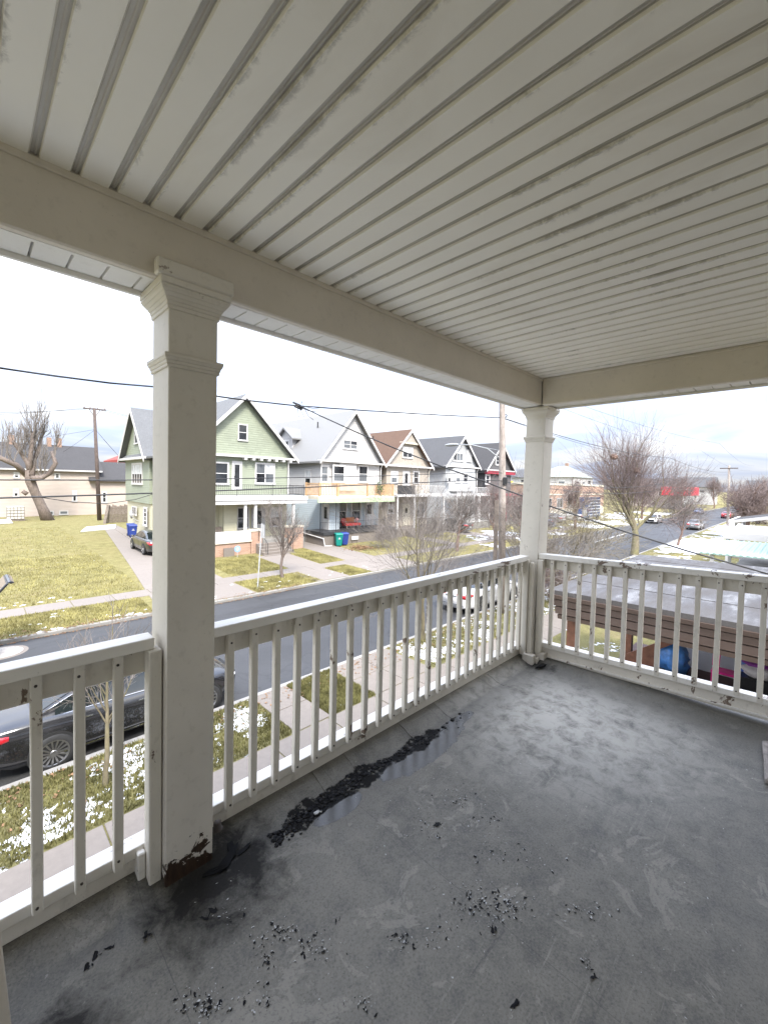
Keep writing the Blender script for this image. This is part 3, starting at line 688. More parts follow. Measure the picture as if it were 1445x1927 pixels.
# peeled flakes, black scraps and slime lumps
def flake_poly(m, x, y, r, lift):
    k = random.randint(6, 11); i = len(m.v); a0 = random.random()*6; z = floor_z(x, y)+.002
    nx_, ny_ = random.uniform(-1, 1), random.uniform(-1, 1); asp = random.uniform(.25, .9); ro = random.uniform(0, 3.14)
    for t in range(k):
        rr = r*random.uniform(.35, 1.25); ex, ey = rr*math.cos(a0+t*6.283/k)*1.3, rr*math.sin(a0+t*6.283/k)*asp
        px, py = ex*math.cos(ro)-ey*math.sin(ro), ex*math.sin(ro)+ey*math.cos(ro)
        m.v.append((x+px, y+py, z+max(0, (px*nx_+py*ny_))*lift))
    m.f.append(tuple(i+t for t in range(k)))
random.seed(21)
clusters = [(905, 1700, 75, 45, 90), (960, 1705, 40, 25, 46), (860, 1500, 45, 28, 34), (930, 1600, 60, 30, 26), (800, 1560, 40, 30, 14), (1090, 1720, 60, 20, 20), (760, 1770, 30, 20, 18), (590, 1780, 45, 30, 30), (525, 1750, 40, 18, 30), (500, 1800, 40, 30, 22), (385, 1890, 60, 30, 60), (490, 1880, 50, 24, 20), (690, 1890, 40, 20, 14), (1110, 1815, 20, 25, 8), (1010, 1620, 60, 30, 14), (920, 1540, 30, 20, 16), (825, 1760, 60, 30, 16), (440, 1720, 40, 20, 12)]
blk, pal = MB(), MB()
for cx, cy, sx, sy, nn in clusters:
    for _ in range(int(nn*1.9)):
        p = on_z(random.gauss(cx, sx*.45), random.gauss(cy, sy*.5), FZ)
        if p.x < .1 or p.y > 1.66 or p.x > 3.55: continue
        r = random.choice((.002, .003, .0035, .005, .007))
        if random.random() < .62: flake_poly(blk, p.x, p.y, r, random.choice((0, .15, .4)))
        if random.random() < .55: flake_poly(pal, p.x+random.uniform(-.008, .008), p.y+.004, r*.7, random.choice((0, .5)))
for _ in range(160):
    x, y = random.uniform(.3, 3.4), random.uniform(.0, 1.6); flake_poly(pal, x, y, random.choice((.002, .003, .004)), 0)
for (x, y, r) in ((275, 1757, .017), (180, 1795, .012), (165, 1815, .013), (385, 1725, .016), (400, 1712, .014), (968, 1893, .016), (1113, 1842, .014), (926, 1752, .018), (632, 1732, .01), (822, 1550, .02), (205, 1780, .012)):
    p = on_z(x, y, FZ); flake_poly(blk, p.x, p.y, r, .6); flake_poly(blk, p.x+.012, p.y-.006, r*.6, .9)
o = blk.build('black_flakes', 'flake_black', recalc=False); stuff(o); tag(o, 'scattered curled black scraps on the grey porch floor', 'debris')
o = pal.build('pale_flakes', 'flake_pale', recalc=False); stuff(o); tag(o, 'scattered pale paint flakes on the grey porch floor', 'debris')
sl = MB()
for _ in range(520):
    t = random.random(); x = .95+t**1.3*.75 if random.random() < .86 else random.uniform(1.6, 2.5)
    y = 1.632 + random.gauss(0, .020 if x < 1.6 else .016) + .02*math.sin(x*5); r = .0025+.011*random.random()**2.2
    sl.blob((x, y, floor_z(x, y)+r*.15), (r*1.4, r, r*.55), random.random()*50, .5, 1)
o = sl.build('wet_leaf_sludge', 'black_debris', recalc=False, smooth=True); stuff(o); tag(o, 'black wet sludge of rotted leaves heaped along the front floor edge', 'debris')
cm_ = MB()
for x, y, r in ((1.185, 1.60, .011), (1.20, 1.595, .007)): cm_.blob((x, y, floor_z(x, y)+r*.5), (r*1.3, r, r*.6), x*9, .5, 2)
tag(cm_.build('paint_crumbs', 'flake_pale', smooth=True), 'few pale crumbs of paint lying in the black sludge', 'debris')['kind'] = 'stuff'
# curled black membrane and bracket at the foot of the near column
cu = thing('curled_membrane', (.8, 1.66, FZ), 'torn black floor membrane curling up at the foot of the near column', 'membrane')
for k, (x, y, r, ro_) in enumerate(((.765, 1.655, .045, .5), (.80, 1.69, .035, 1.4), (.71, 1.64, .04, -.3), (.84, 1.655, .03, .2))):
    m = MB(); nseg = 9
    for i in range(nseg):
        a_ = i/nseg*6.283; rr = r*(.55+.55*noise.noise(Vector((k*3.1, math.cos(a_)*1.5, math.sin(a_)*1.5)))+.25); ex, ey = rr*math.cos(a_)*1.5, rr*math.sin(a_)*.55
        m.v.append((x+ex*math.cos(ro_)-ey*math.sin(ro_), y+ex*math.sin(ro_)+ey*math.cos(ro_), floor_z(x, y)+.003+max(0, ex)*.22))
    m.f.append(tuple(range(nseg))); o = m.build('torn_flap', 'flake_black', cu); md = o.modifiers.new('solid', 'SOLIDIFY'); md.thickness = .002
MB().lathe([(0, .03), (.016, .028), (.018, .0), (.024, -.002)], (.755, 1.735, FZ+.09), 10).build('bracket_knob', 'nail', cu, smooth=True)
m = MB()
m.prism([(3.52, 1.60), (3.60, 1.565), (3.70, 1.56), (3.80, 1.585), (3.87, 1.62), (3.72, 1.60), (3.62, 1.60)], 'z', FZ+.004, FZ+.014)
tag(m.build('black_flap', 'flake_black'), 'black flap of membrane under the foot of the far corner column', 'membrane')
# our own house behind and below (lights and shades the porch)
mat_siding('own_siding', (.72, .70, .65), .11)
oh = thing('own_house', (0, -7, 0), 'white clapboard house that carries the porch we look from', 'house')
MB().box(PX0, 3.9, -14, -.86, 0, 9).build('wall', 'own_siding', oh)
MB().prism([(PX0-.4, 8.9), (4.3, 8.9), (.3, 13)], 'y', -14.3, -.6).build('roof', 'roof_grey', oh)
MB().box(PX0, 3.9, -.86, 1.9, 0, .8).build('lower_porch_base', 'house_trim', oh)
for x in (PX0+.1, .535, 3.668): MB().box(x, x+.18, 1.7, 1.88, .8, 3.78).build('porch_post', 'house_trim', oh)
# ------------------------------------------------------------------ houses across the street
FY, PY = 30.5, 28.3                       # upper front walls, porch fronts
mat_siding('siding_green', (0.24, 0.265, 0.195), .17, .08, shingle=True)
mat_siding('siding_green_low', (0.245, 0.27, 0.20), .15, .06)
mat_siding('siding_white', (.47, .46, .45), .19, .03)
mat_siding('siding_beige', (.37, .325, .27), .14, .04)
mat_siding('siding_palegrey', (0.386, 0.395, 0.399), .14, .04)
mat_siding('siding_dark', (0.088, 0.084, 0.084), .15, .1)
mat_siding('siding_blue', (.42, .475, .505), .19, .05)
mat_siding('siding_cream', (.46, .39, .335), .16, .05)
mat_siding('siding_yellow', (.50, .475, .345), .2, .04, strength=.4)
mat_shingle('shingle_grey', (.085, .086, .09)); mat_shingle('shingle_lightgrey', (.135, .138, .142)); mat_shingle('shingle_brown', (.115, .068, .045)); mat_shingle('shingle_dark', (.055, .053, .054)); mat_shingle('shingle_green', (0.277, 0.302, 0.277))
def mat_metal_roof():
    m, nt, b = newmat('metal_roof'); v = pos(nt); sp = N(nt, 'ShaderNodeSeparateXYZ'); nt.links.new(v, sp.inputs[0])
    fr = mth(nt, 'FRACT', mth(nt, 'DIVIDE', sp.outputs[1], .23)); k = ramp(nt, mth(nt, 'ABSOLUTE', mth(nt, 'SUBTRACT', fr, .5)), .30, .46)
    b.inputs['Base Color'].default_value = (.20, .197, .19, 1); b.inputs['Roughness'].default_value = .45
    bump(nt, b, k, 1.0, .05)
mat_metal_roof()
def mat_mint():
    m, nt, b = newmat('mint_metal'); b.inputs['Base Color'].default_value = (.27, .39, .345, 1); b.inputs['Roughness'].default_value = .4
mat_mint()
def mat_brick():
    m, nt, b = newmat('brick'); v = pos(nt)
    sp = N(nt, 'ShaderNodeSeparateXYZ'); nt.links.new(v, sp.inputs[0]); cb = N(nt, 'ShaderNodeCombineXYZ')
    nt.links.new(mth(nt, 'ADD', sp.outputs[0], sp.outputs[1]), cb.inputs[0]); nt.links.new(sp.outputs[2], cb.inputs[1])
    t = N(nt, 'ShaderNodeTexBrick'); nt.links.new(cb.outputs[0], t.inputs['Vector']); t.inputs['Scale'].default_value = 1
    t.inputs['Brick Width'].default_value = .22; t.inputs['Row Height'].default_value = .075; t.inputs['Mortar Size'].default_value = .008
    t.inputs['Color1'].default_value = (.30, .145, .09, 1); t.inputs['Color2'].default_value = (.42, .24, .16, 1); t.inputs['Mortar'].default_value = (.38, .34, .29, 1)
    nt.links.new(mixc(nt, mth(nt, 'MULTIPLY', nse(nt, v, 1.2, 4), .5), t.outputs[0], (.45, .33, .25)), b.inputs['Base Color']); b.inputs['Roughness'].default_value = .9
mat_brick()
simple('trim_white', (.58, .57, .56), .5, .05, 2); simple('trim_cream', (.62, .57, .46), .55, .08, 2); simple('trim_red', (.30, .03, .05), .5, .2, 4)
simple('trim_grey', (.40, .40, .40), .6, .1, 3); simple('iron', (.02, .02, .022), .5, .2, 8); simple('wood_new', (.52, .34, .19), .65, .18, 5); simple('wood_old', (.17, .14, .115), .85, .35, 6, .4)
simple('porch_dark', (.035, .035, .037), .6, .2, 4); simple('pale_green', (.42, .52, .33), .6, .12, 3); simple('brick_red', (.30, .045, .035), .85, .2, 8); simple('chimney_brick', (.30, .20, .15), .9, .3, 8)
simple('yellow_sign', (.85, .50, .02), .5, .05, 3); simple('red_cloth', (.42, .03, .03), .8, .2, 8); simple('rust_cloth', (.42, .14, .045), .8, .2, 8); simple('pink', (.75, .38, .36), .7, .1, 8)
simple('curtain', (.55, .56, .56), .85, .2, 4)
def mat_glass():
    m, nt, b = newmat('window_glass'); v = pos(nt)
    nt.links.new(ramp(nt, nse(nt, v, .9, 3), .35, .65, (.008, .009, .011), (.035, .038, .042)), b.inputs['Base Color']); b.inputs['Roughness'].default_value = .06
    b.inputs['Specular IOR Level'].default_value = .7
mat_glass()
simple('window_glass_pale', (.13, .14, .15), .08, .35, .8, spec=.7)
WR = random.Random(77)
class Face:
    """local frame on a wall: u along, z up, n out towards us.  ax 'y' looks to -Y, ax 'x' looks to -X"""
    def __init__(s, ax, d): s.ax, s.d = ax, d
    def box(s, m, u0, u1, z0, z1, n0, n1):
        if s.ax == 'y': m.box(u0, u1, s.d-n1, s.d-n0, z0, z1)
        else: m.box(s.d-n1, s.d-n0, u0, u1, z0, z1)
        return m
def window(root, fc, u0, u1, z0, z1, t=.09, trim='trim_white', cols=1, rows=2, drape=0, name='window'):
    m = MB()
    fc.box(m, u0, u0+t, z0, z1, 0, .06); fc.box(m, u1-t, u1, z0, z1, 0, .06); fc.box(m, u0+t, u1-t, z1-t, z1, 0, .058); fc.box(m, u0-.03, u1+.03, z0-.04, z0+t*.8, 0, .09)
    w = m.build(name, trim, root)
    a0, a1, b0, b1 = u0+t, u1-t, z0+t*.8, z1-t
    for c in range(cols):
        for r in range(rows):
            q0, q1 = a0+(a1-a0)*c/cols+.02, a0+(a1-a0)*(c+1)/cols-.02; s0, s1 = b0+(b1-b0)*r/rows+.02, b0+(b1-b0)*(r+1)/rows-.02
            if q1-q0 > .04 and s1-s0 > .04: fc.box(MB(), q0, q1, s0, s1, .004, .02).build('pane', 'curtain' if ((drape and r >= rows-drape) or (rows == 2 and r == 1 and WR.random() < .30)) else WR.choice(('window_glass', 'window_glass', 'window_glass_pale')), w)
    m = MB(); fc.box(m, a0, a1, b0, b1, 0, .012)
    for c in range(1, cols): fc.box(m, a0+(a1-a0)*c/cols-.035, a0+(a1-a0)*c/cols+.035, b0, b1, .012, .05)
    for r in range(1, rows): fc.box(m, a0, a1, b0+(b1-b0)*r/rows-.025, b0+(b1-b0)*r/rows+.025, .012, .045)
    m.build('sash', trim, w)
    return w
def door(root, fc, u0, u1, z0, z1, mat='trim_white', glass=(.25, .75, .45, .93)):
    m = MB(); fc.box(m, u0-.1, u0, z0, z1+.1, 0, .05); fc.box(m, u1, u1+.1, z0, z1+.1, 0, .05); fc.box(m, u0, u1, z1, z1+.1, 0, .048)
    fc.box(m, u0, u1, z0, z1, 0, .03); d = m.build('door', mat, root)
    a, b_, c, e = glass; w, h = u1-u0, z1-z0
    fc.box(MB(), u0+a*w, u0+b_*w, z0+c*h, z0+e*h, .031, .04).build('pane', 'window_glass', d)
    fc.box(MB(), u0+.08*w, u0+.14*w, z0+.45*h, z0+.5*h, .031, .07).build('handle', 'iron', d)
    return d
def gable(name, label, peak, eave_z, half, wall_half, depth, gable_mat, wall_mat, roof_mat, base_z=.4, over=.45, trim='trim_white', low_mat=None, low_z=4.4, side_mat=None):
    px, pz = peak; h = thing(name, (px, FY+depth/2, base_z), label, 'house', 'houses across the street')
    x0, x1 = px-wall_half, px+wall_half
    MB().box(x0, x1, FY, FY+depth, low_z if low_mat else base_z, eave_z-.02).build('wall', wall_mat, h)
    if low_mat: MB().box(x0+.01, x1-.01, FY+.01, FY+depth-.01, base_z-.3, low_z-.002).build('wall', low_mat, h)
    sl = (pz-eave_z)/half
    MB().prism([(px-half+.25, eave_z), (px+half-.25, eave_z), (px, pz-.25*sl-.0)], 'y', FY-.002, FY+depth).build('gable_wall', gable_mat, h)
    th = .16
    for s, nm in ((-1, 'roof_slope'), (1, 'roof_slope')):
        MB().prism([(px, pz), (px+s*(half+.12), eave_z-.12*sl), (px+s*(half+.12), eave_z-.12*sl-th), (px, pz-th*1.25)], 'y', FY-over, FY+depth+.3).build(nm, roof_mat, h)
        MB().prism([(px+s*.0, pz-.02), (px+s*(half+.1), eave_z-.1*sl-.02), (px+s*(half+.1), eave_z-.1*sl-.30), (px, pz-.34)], 'y', FY-over-.05, FY-over-.003).build('rake_board', trim, h)
    MB().box(px-half-.05, px+half+.05, FY-over+.0, FY-.004, eave_z-.16, eave_z-.005).build('soffit_board', trim, h)
    return h
def P(x, y, Y=FY): v = on_y(x, y, Y); return v.x, v.z
def rails(root, pts, z0, z1, mat, step=.12, w=.02, name='railing', post=None, pw=.1):
    m = MB(); pm_ = MB()
    for (xa, ya), (xb, yb) in zip(pts, pts[1:]):
        a, b_ = Vector((xa, ya, z1)), Vector((xb, yb, z1)); m.bar(a, b_, w*2.2, w*2); m.bar((xa, ya, z0+.1), (xb, yb, z0+.1), w*2, w*1.8)
        n = max(1, int((b_-a).length/step))
        for k in range(n+1):
            p = a.lerp(b_, k/n); m.box(p.x-w/2, p.x+w/2, p.y-w/2, p.y+w/2, z0+.1, z1)
    o = m.build(name, mat, root)
    for (x, y) in pts:
        if post: MB().box(x-pw/2, x+pw/2, y-pw/2, y+pw/2, z0, z1+.08).build('rail_post', post, root)
    return o
FR, PF = Face('y', FY), Face('y', PY)
# ---- green house
gp = P(460, 742); ge = P(555, 861)
gh = gable('green_house', 'sage green house with shingled gable, second floor balcony and brick porch base', gp, ge[1]-.12, ge[0]-gp[0], 3.86, 15.5, 'siding_green', 'siding_green_low', 'shingle_lightgrey', low_mat='siding_yellow', low_z=4.3)
def win_px(root, fc, x0, y0, x1, y1, Y, **kw):
    a = on_y(x0, y0, Y); b_ = on_y(x1, y1, Y); return window(root, fc, a.x, b_.x, b_.z, a.z, **kw)
win_px(gh, FR, 448, 797, 466, 830, FY, t=.08)
win_px(gh, FR, 398, 868, 431, 912, FY, t=.12, cols=1)
win_px(gh, FR, 480, 870, 517, 911, FY, t=.12, cols=2)
a = on_y(439, 870, FY); b_ = on_y(453, 922, FY); door(gh, FR, a.x, b_.x, b_.z, a.z, glass=(.18, .82, .12, .92))
for k in range(7): MB().box(15.0+k*.66, 15.2+k*.66, FY-.46, FY-.03, ge[1]-.46, ge[1]-.29).build('bracket', 'trim_white', gh)
# balcony slab, fascia, iron rail
MB().box(11.0, 19.42, PY, FY-.002, 4.38, 4.62).build('balcony_deck', 'trim_grey', gh)
MB().box(10.98, 19.45, PY-.06, PY-.002, 4.02, 4.56).build('fascia', 'trim_white', gh)
MB().box(10.98, 19.47, PY-.12, PY-.062, 4.30, 4.60).build('gutter_board', 'trim_white', gh)
rails(gh, [(11.1, FY-.1), (11.1, PY+.08), (13.6, PY+.08), (16.4, PY+.08), (19.2, PY+.08), (19.2, FY-.1)], 4.62, 5.42, 'iron', .14, .014, post='iron', pw=.035)
# ground floor porch
MB().box(11.0, 19.3, PY+.05, FY-.003, .3, 1.30).build('porch_floor', 'grey_concrete', gh)
MB().box(11.0, 14.62, PY-.05, PY+.16, 1.42, 2.12).build('parapet_panel', 'trim_white', gh); MB().box(10.95, 14.66, PY-.09, PY+.2, 1.302, 1.42).build('parapet_sill', 'trim_cream', gh)
MB().box(11.0, 14.62, PY, PY+.045, .3, 1.30).build('brick_base', 'brick', gh)
MB().box(14.64, 15.5, PY-.08, PY+.5, .3, 2.02).build('brick_pier', 'brick', gh); MB().box(14.6, 15.54, PY-.12, PY+.54, 2.022, 2.16).build('pier_cap', 'trim_cream', gh)
MB().box(17.75, 19.1, PY-.08, PY+.5, .3, 2.12).build('brick_pier', 'brick', gh); MB().box(17.7, 19.15, PY-.12, PY+.54, 2.122, 2.24).build('pier_cap', 'trim_cream', gh)
for x in (11.1, 14.25, 15.05, 18.3): MB().box(x-.09, x+.09, PY+.05, PY+.23, 2.13 if x < 14.5 else 2.25, 4.37).build('porch_post', 'trim_white', gh)
window(gh, FR, 11.6, 12.6, 1.9, 3.7, .12); door(gh, FR, 15.9, 16.9, 1.31, 3.5, 'trim_grey'); window(gh, FR, 14.6, 15.6, 2.0, 3.7, .1, cols=1); window(gh, FR, 17.4, 18.5, 2.0, 3.6, .1)
MB().box(13.2, 14.2, FY-.9, FY-.004, 1.302, 4.36).build('bay_wall', 'siding_yellow', gh)
for k in range(5): MB().box(15.0, 17.5, PY-.06-.3*(k+1), PY-.062-.3*k, .2, 1.30-.18*(k+1)).build('step', 'concrete', gh)
for x in (15.2, 17.3):
    m = MB(); m.tube([(x, PY-1.45, .5), (x, PY-1.45, 1.25), (x, PY-.1, 2.1), (x, PY-.1, 1.3)], .022, 5); m.tube([(x, PY-1.2, .5), (x, PY-1.2, 1.38)], .014, 4); m.tube([(x, PY-.7, .8), (x, PY-.7, 1.7)], .014, 4); m.build('handrail', 'iron', gh)
MB().box(12.55, 13.3, PY-.2, PY-.105, .4, 1.0).build('vent_block', 'concrete', gh)
# cross gable on the driveway side
SX = 10.75; FX = Face('x', SX)
MB().box(SX, 11.3, 38.3, 45.7, 3.6, ge[1]-.2).build('side_bay', 'siding_green_low', gh); MB().box(SX+.15, 11.3, 38.4, 45.6, .3, 3.598).build('side_bay_base', 'siding_yellow', gh)
cz, cyy = 12.0, 42.3
MB().prism([(38.5, ge[1]-.2), (46.1, ge[1]-.2), (cyy, cz-.55)], 'x', SX+.02, 14.2).build('side_gable', 'siding_green', gh)
for s in (-1, 1):
    MB().prism([(cyy, cz), (cyy+s*4.1, ge[1]-.35), (cyy+s*4.1, ge[1]-.55), (cyy, cz-.2)], 'x', SX-.45, 15.2).build('side_roof', 'shingle_lightgrey', gh)
    MB().prism([(cyy, cz-.02), (cyy+s*4.08, ge[1]-.37), (cyy+s*4.08, ge[1]-.68), (cyy, cz-.42)], 'x', SX-.50, SX-.453).build('rake_board', 'trim_white', gh)
MB().box(SX-.45, SX-.003, 38.1, 46.1, ge[1]-.40, ge[1]-.21).build('side_soffit', 'trim_white', gh)
window(gh, FX, 41.3, 42.6, 8.8, 10.4, .1); window(gh, FX, 40.2, 43.4, 5.2, 7.1, .14, cols=4, rows=2, drape=1)
window(gh, FX, 38.9, 39.9, 1.7, 3.3, .14, rows=4); window(gh, FX, 42.0, 43.4, 2.4, 3.2, .1, cols=2, rows=1)
window(gh, Face('x', 11.26), 33.5, 34.6, 5.4, 7.0, .1); window(gh, Face('x', 11.26), 33.5, 34.6, 1.7, 3.3, .1)
dsh = thing('satellite_dish', (SX-.1, 42.2, 2.2), 'grey satellite dish on the yellow wall beside the driveway', 'satellite dish')
MB().lathe([(0, .0), (.2, .03), (.40, .12), (.41, .115), (.2, .022), (0, -.01)], (SX-.45, 42.4, 2.5), 20, 'x').build('dish', 'trim_grey', dsh, smooth=True); MB().tube([(SX-.46, 42.4, 2.5), (SX-.2, 42.1, 2.1), (SX+.15, 42.0, 1.9)], .03, 6).build('arm', 'trim_grey', dsh)
# porch swing
sw = thing('porch_swing', (12.6, FY-.9, 1.7), 'dark wooden swing hanging in the green house porch', 'swing')
m = MB(); m.box(12.1, 13.1, FY-1.3, FY-.8, 1.85, 1.9); m.box(12.1, 13.1, FY-.82, FY-.76, 1.9, 2.35); m.build('bench', 'wood_old', sw)
for x in (12.12, 13.08): MB().tube([(x, FY-1.05, 1.9), (x, FY-1.05, 4.37)], .012, 4).build('chain', 'iron', sw)
# ---- white house
wp = P(666, 772); we0 = P(603, 864)
wc = 26.1
wh = gable('white_house', 'white clapboard house with standing seam metal roof, dormer and new wood balcony', (wc, wp[1]), 7.75, 4.0, 3.65, 16, 'siding_white', 'siding_white', 'metal_roof', low_mat='siding_blue', low_z=4.5)
win_px(wh, FR, 645, 826, 673, 847, FY, t=.12, cols=2)
for x0, x1 in ((603, 618), (627, 650), (674, 692)): win_px(wh, FR, x0, 875, x1, 908, FY, t=.13)
MB().box(24.4, 26.4, FY-.25, FY-.003, 5.0, 7.55).build('bay', 'siding_white', wh)
win_px(wh, Face('y', FY-.25), 626, 874, 649, 908, FY-.25, t=.15)
MB().box(20.6, 29.3, PY, FY-.003, 4.30, 4.55).build('balcony_deck', 'trim_cream', wh)
MB().prism([(20.6, PY), (22.3, PY-.5), (29.3, PY-.35), (29.3, PY)], 'z', 4.30, 4.55).build('deck_nose', 'trim_cream', wh)
MB().prism([(20.55, PY-.03), (22.3, PY-.55), (29.35, PY-.40), (29.35, PY-.36), (22.3, PY-.51), (20.55, PY+.01)], 'z', 4.02, 4.42).build('fascia', 'pale_green', wh)
rails(wh, [(20.75, FY-.2), (20.75, PY+.05), (22.3, PY-.4), (25.8, PY-.33), (29.2, PY-.27), (29.2, FY-.2)], 4.56, 5.62, 'wood_new', .13, .04, post='wood_new', pw=.14)
MB().box(20.9, 29.6, PY-.4, FY-.003, 1.30, 1.55).build('porch_floor', 'porch_dark', wh); MB().box(20.95, 29.5, PY-.3, FY-.003, .2, 1.298).build('porch_base', 'concrete', wh)
window(wh, FR, 24.2, 25.5, 2.1, 4.0, .12); window(wh, FR, 26.0, 27.3, 2.1, 4.0, .12); door(wh, FR, 27.9, 28.9, 1.56, 3.8, glass=(.2, .8, .5, .92)); 
MB().box(22.5, 23.6, FY-1.3, FY-.003, 1.552, 4.29).build('vestibule', 'siding_blue', wh); door(wh, Face('x', 22.5), FY-1.15, FY-.3, 1.56, 3.7); 
for x, y in ((22.3, PY-.25), (25.8, PY-.2), (29.1, PY-.15), (20.9, PY+.1)): 
    m = MB(); m.tube([(x, y, 1.55), (x, y, 4.02)], .03, 5); m.tube([(x+.22, y, 1.55), (x+.22, y, 4.02)], .018, 4); m.build('porch_post', 'iron', wh)
rails(wh, [(20.95, PY+.1), (22.3, PY-.25), (25.8, PY-.2), (29.1, PY-.15)], 1.55, 2.35, 'iron', .16, .012)
# dormer, chimney, side windows
DX = 23.2
MB().box(DX, 25.4, 36.4, 38.8, 8.6, 10.25).build('dormer_wall', 'siding_white', wh)
for s in (-1, 1): MB().prism([(37.6, 11.25), (37.6+s*1.65, 10.1), (37.6+s*1.65, 9.95), (37.6, 11.08)], 'x', DX-.35, 26.0).build('dormer_roof', 'metal_roof', wh)
MB().prism([(36.2, 10.1), (39.0, 10.1), (37.6, 11.05)], 'x', DX-.02, 25.9).build('dormer_gable', 'siding_white', wh)
window(wh, Face('x', DX), 36.9, 38.3, 8.9, 10.0, .16, cols=2, rows=2)
MB().box(23.4, 24.2, 41.6, 42.4, 8.5, 11.2).build('chimney', 'brick_red', wh)
for y in (32.0, 36.5): window(wh, Face('x', 22.45), y, y+1.0, 5.3, 6.9, .1)
m = MB(); m.tube([(20.88, FY+.6, 1.28), (20.88, PY-.42, 1.05), (20.95, PY-.52, .45), (21.6, PY-.6, .42)], .05, 6).build('drain_pipe', 'trim_white', wh)
MB().box(20.93, 22.4, FY, FY+6, .2, 1.2).build('side_base', 'grey_concrete', wh)
# ---- beige house
bp = P(770, 808)
bh = gable('beige_house', 'narrow beige clapboard house with brown shingle roof', (bp[0], bp[1]), 7.72, 3.85, 3.35, 13, 'siding_beige', 'siding_beige', 'shingle_brown')
MB().prism([(bp[0]-1.35, bp[1]-1.45), (bp[0]+1.35, bp[1]-1.45), (bp[0], bp[1]-.2)], 'y', FY-.30, FY-.01).build('gable_hood', 'siding_beige', bh)
MB().box(bp[0]-1.5, bp[0]+1.5, FY-.34, FY-.02, bp[1]-1.62, bp[1]-1.452).build('hood_sill', 'trim_cream', bh)
win_px(bh, FR, 757, 840, 776, 863, FY, t=.14, cols=2)
win_px(bh, FR, 735, 886, 748, 910, FY, t=.14); win_px(bh, FR, 777, 886, 788, 910, FY, t=.14)
a = on_y(759, 888, FY); b_ = on_y(769, 925, FY); door(bh, FR, a.x, b_.x, b_.z, a.z)
MB().box(30.2, 38.2, PY+.1, FY-.003, 4.45, 4.68).build('porch_roof', 'trim_white', bh)
MB().box(30.3, 32.9, PY+.12, PY+.17, 4.682, 5.6).build('balcony_screen', 'porch_dark', bh); rails(bh, [(33.0, PY+.15), (38.1, PY+.15)], 4.68, 5.6, 'trim_white', .2, .03)
for x in (30.4, 33.0, 38.0): MB().box(x-.07, x+.07, PY+.15, PY+.29, 1.2, 4.44).build('porch_post', 'trim_white', bh)
MB().box(30.3, 38.1, PY+.1, FY-.003, .3, 1.2).build('porch_base', 'concrete', bh); rails(bh, [(33.2, PY+.2), (38.0, PY+.2)], 1.2, 2.1, 'iron', .16, .02)
window(bh, FR, 35.2, 37.0, 2.0, 3.7, .12, cols=2); door(bh, FR, 33.4, 34.4, 1.22, 3.5, 'trim_cream', (.3, .7, .6, .85)); window(bh, FR, 31.0, 31.9, 2.6, 3.6, .1)
for k in range(5): MB().box(31.6, 33.1, PY+.1-.3*(k+1), PY+.098-.3*k, .25, 1.2-.17*(k+1)).build('step', 'concrete', bh)
# ---- pale grey house
kp = P(870, 820)
kh = gable('pale_grey_house', 'pale grey house with grey roof and flared gable', (kp[0], kp[1]), 8.1, 3.75, 3.3, 14, 'siding_palegrey', 'siding_palegrey', 'shingle_grey')
win_px(kh, FR, 852, 850, 871, 869, FY, t=.16, cols=3, rows=1)
MB().box(kp[0]+1.0, kp[0]+2.1, FY-.12, FY-.004, 8.75, 10.3).build('gable_panel', 'trim_white', kh)
for x0, x1 in ((842, 848), (857, 866), (871, 880)): win_px(kh, Face('y', FY-.5), x0, 890, x1, 908, FY-.5, t=.12)
MB().prism([(41.6, FY-.003), (42.2, FY-.5), (46.4, FY-.5), (47.0, FY-.003)], 'z', 5.0, 7.8).build('bay', 'siding_palegrey', kh)
MB().box(40.3, 47.8, PY+.1, FY-.52, 4.45, 4.68).build('porch_roof', 'trim_white', kh); rails(kh, [(40.4, PY+.15), (47.7, PY+.15)], 4.68, 5.5, 'trim_white', .2, .03)
for x in (40.5, 42.9, 45.3, 47.6): MB().box(x-.12, x+.12, PY+.12, PY+.36, 1.2, 4.44).build('porch_post', 'trim_white', kh)
MB().box(40.4, 47.7, PY+.1, FY-.003, .3, 1.2).build('porch_base', 'grey_concrete', kh)
window(kh, FR, 42.0, 43.4, 2.0, 3.7, .12, cols=2); door(kh, FR, 45.9, 46.9, 1.22, 3.5); rails(kh, [(40.5, PY+.2), (47.6, PY+.2)], 1.2, 2.1, 'trim_white', .2, .03)
# ---- dark house
dp = P(941, 833)
dh = gable('dark_grey_house', 'charcoal house with dark roof and dark red trim', (dp[0], dp[1]), 8.0, 3.9, 3.4, 12, 'siding_dark', 'siding_dark', 'shingle_dark', trim='trim_white')
MB().box(dp[0]-3.9, dp[0]+3.9, FY-.40, FY-.01, 7.4, 7.8).build('red_band', 'trim_red', dh)
win_px(dh, FR, 932, 858, 941, 876, FY, t=.2); win_px(dh, FR, 913, 892, 921, 912, FY, t=.2); win_px(dh, FR, 945, 892, 952, 912, FY, t=.2)
MB().box(dp[0]-3.9, dp[0]+3.6, PY+.2, FY-.003, 4.4, 4.7).build('porch_roof', 'trim_red', dh)
for x in (-3.7, -1.2, 1.2, 3.4): MB().box(dp[0]+x-.12, dp[0]+x+.12, PY+.25, PY+.5, .9, 4.39).build('porch_post', 'trim_red', dh)
MB().box(dp[0]-3.8, dp[0]+3.5, PY+.2, FY-.003, .3, .9).build('porch_base', 'grey_concrete', dh)
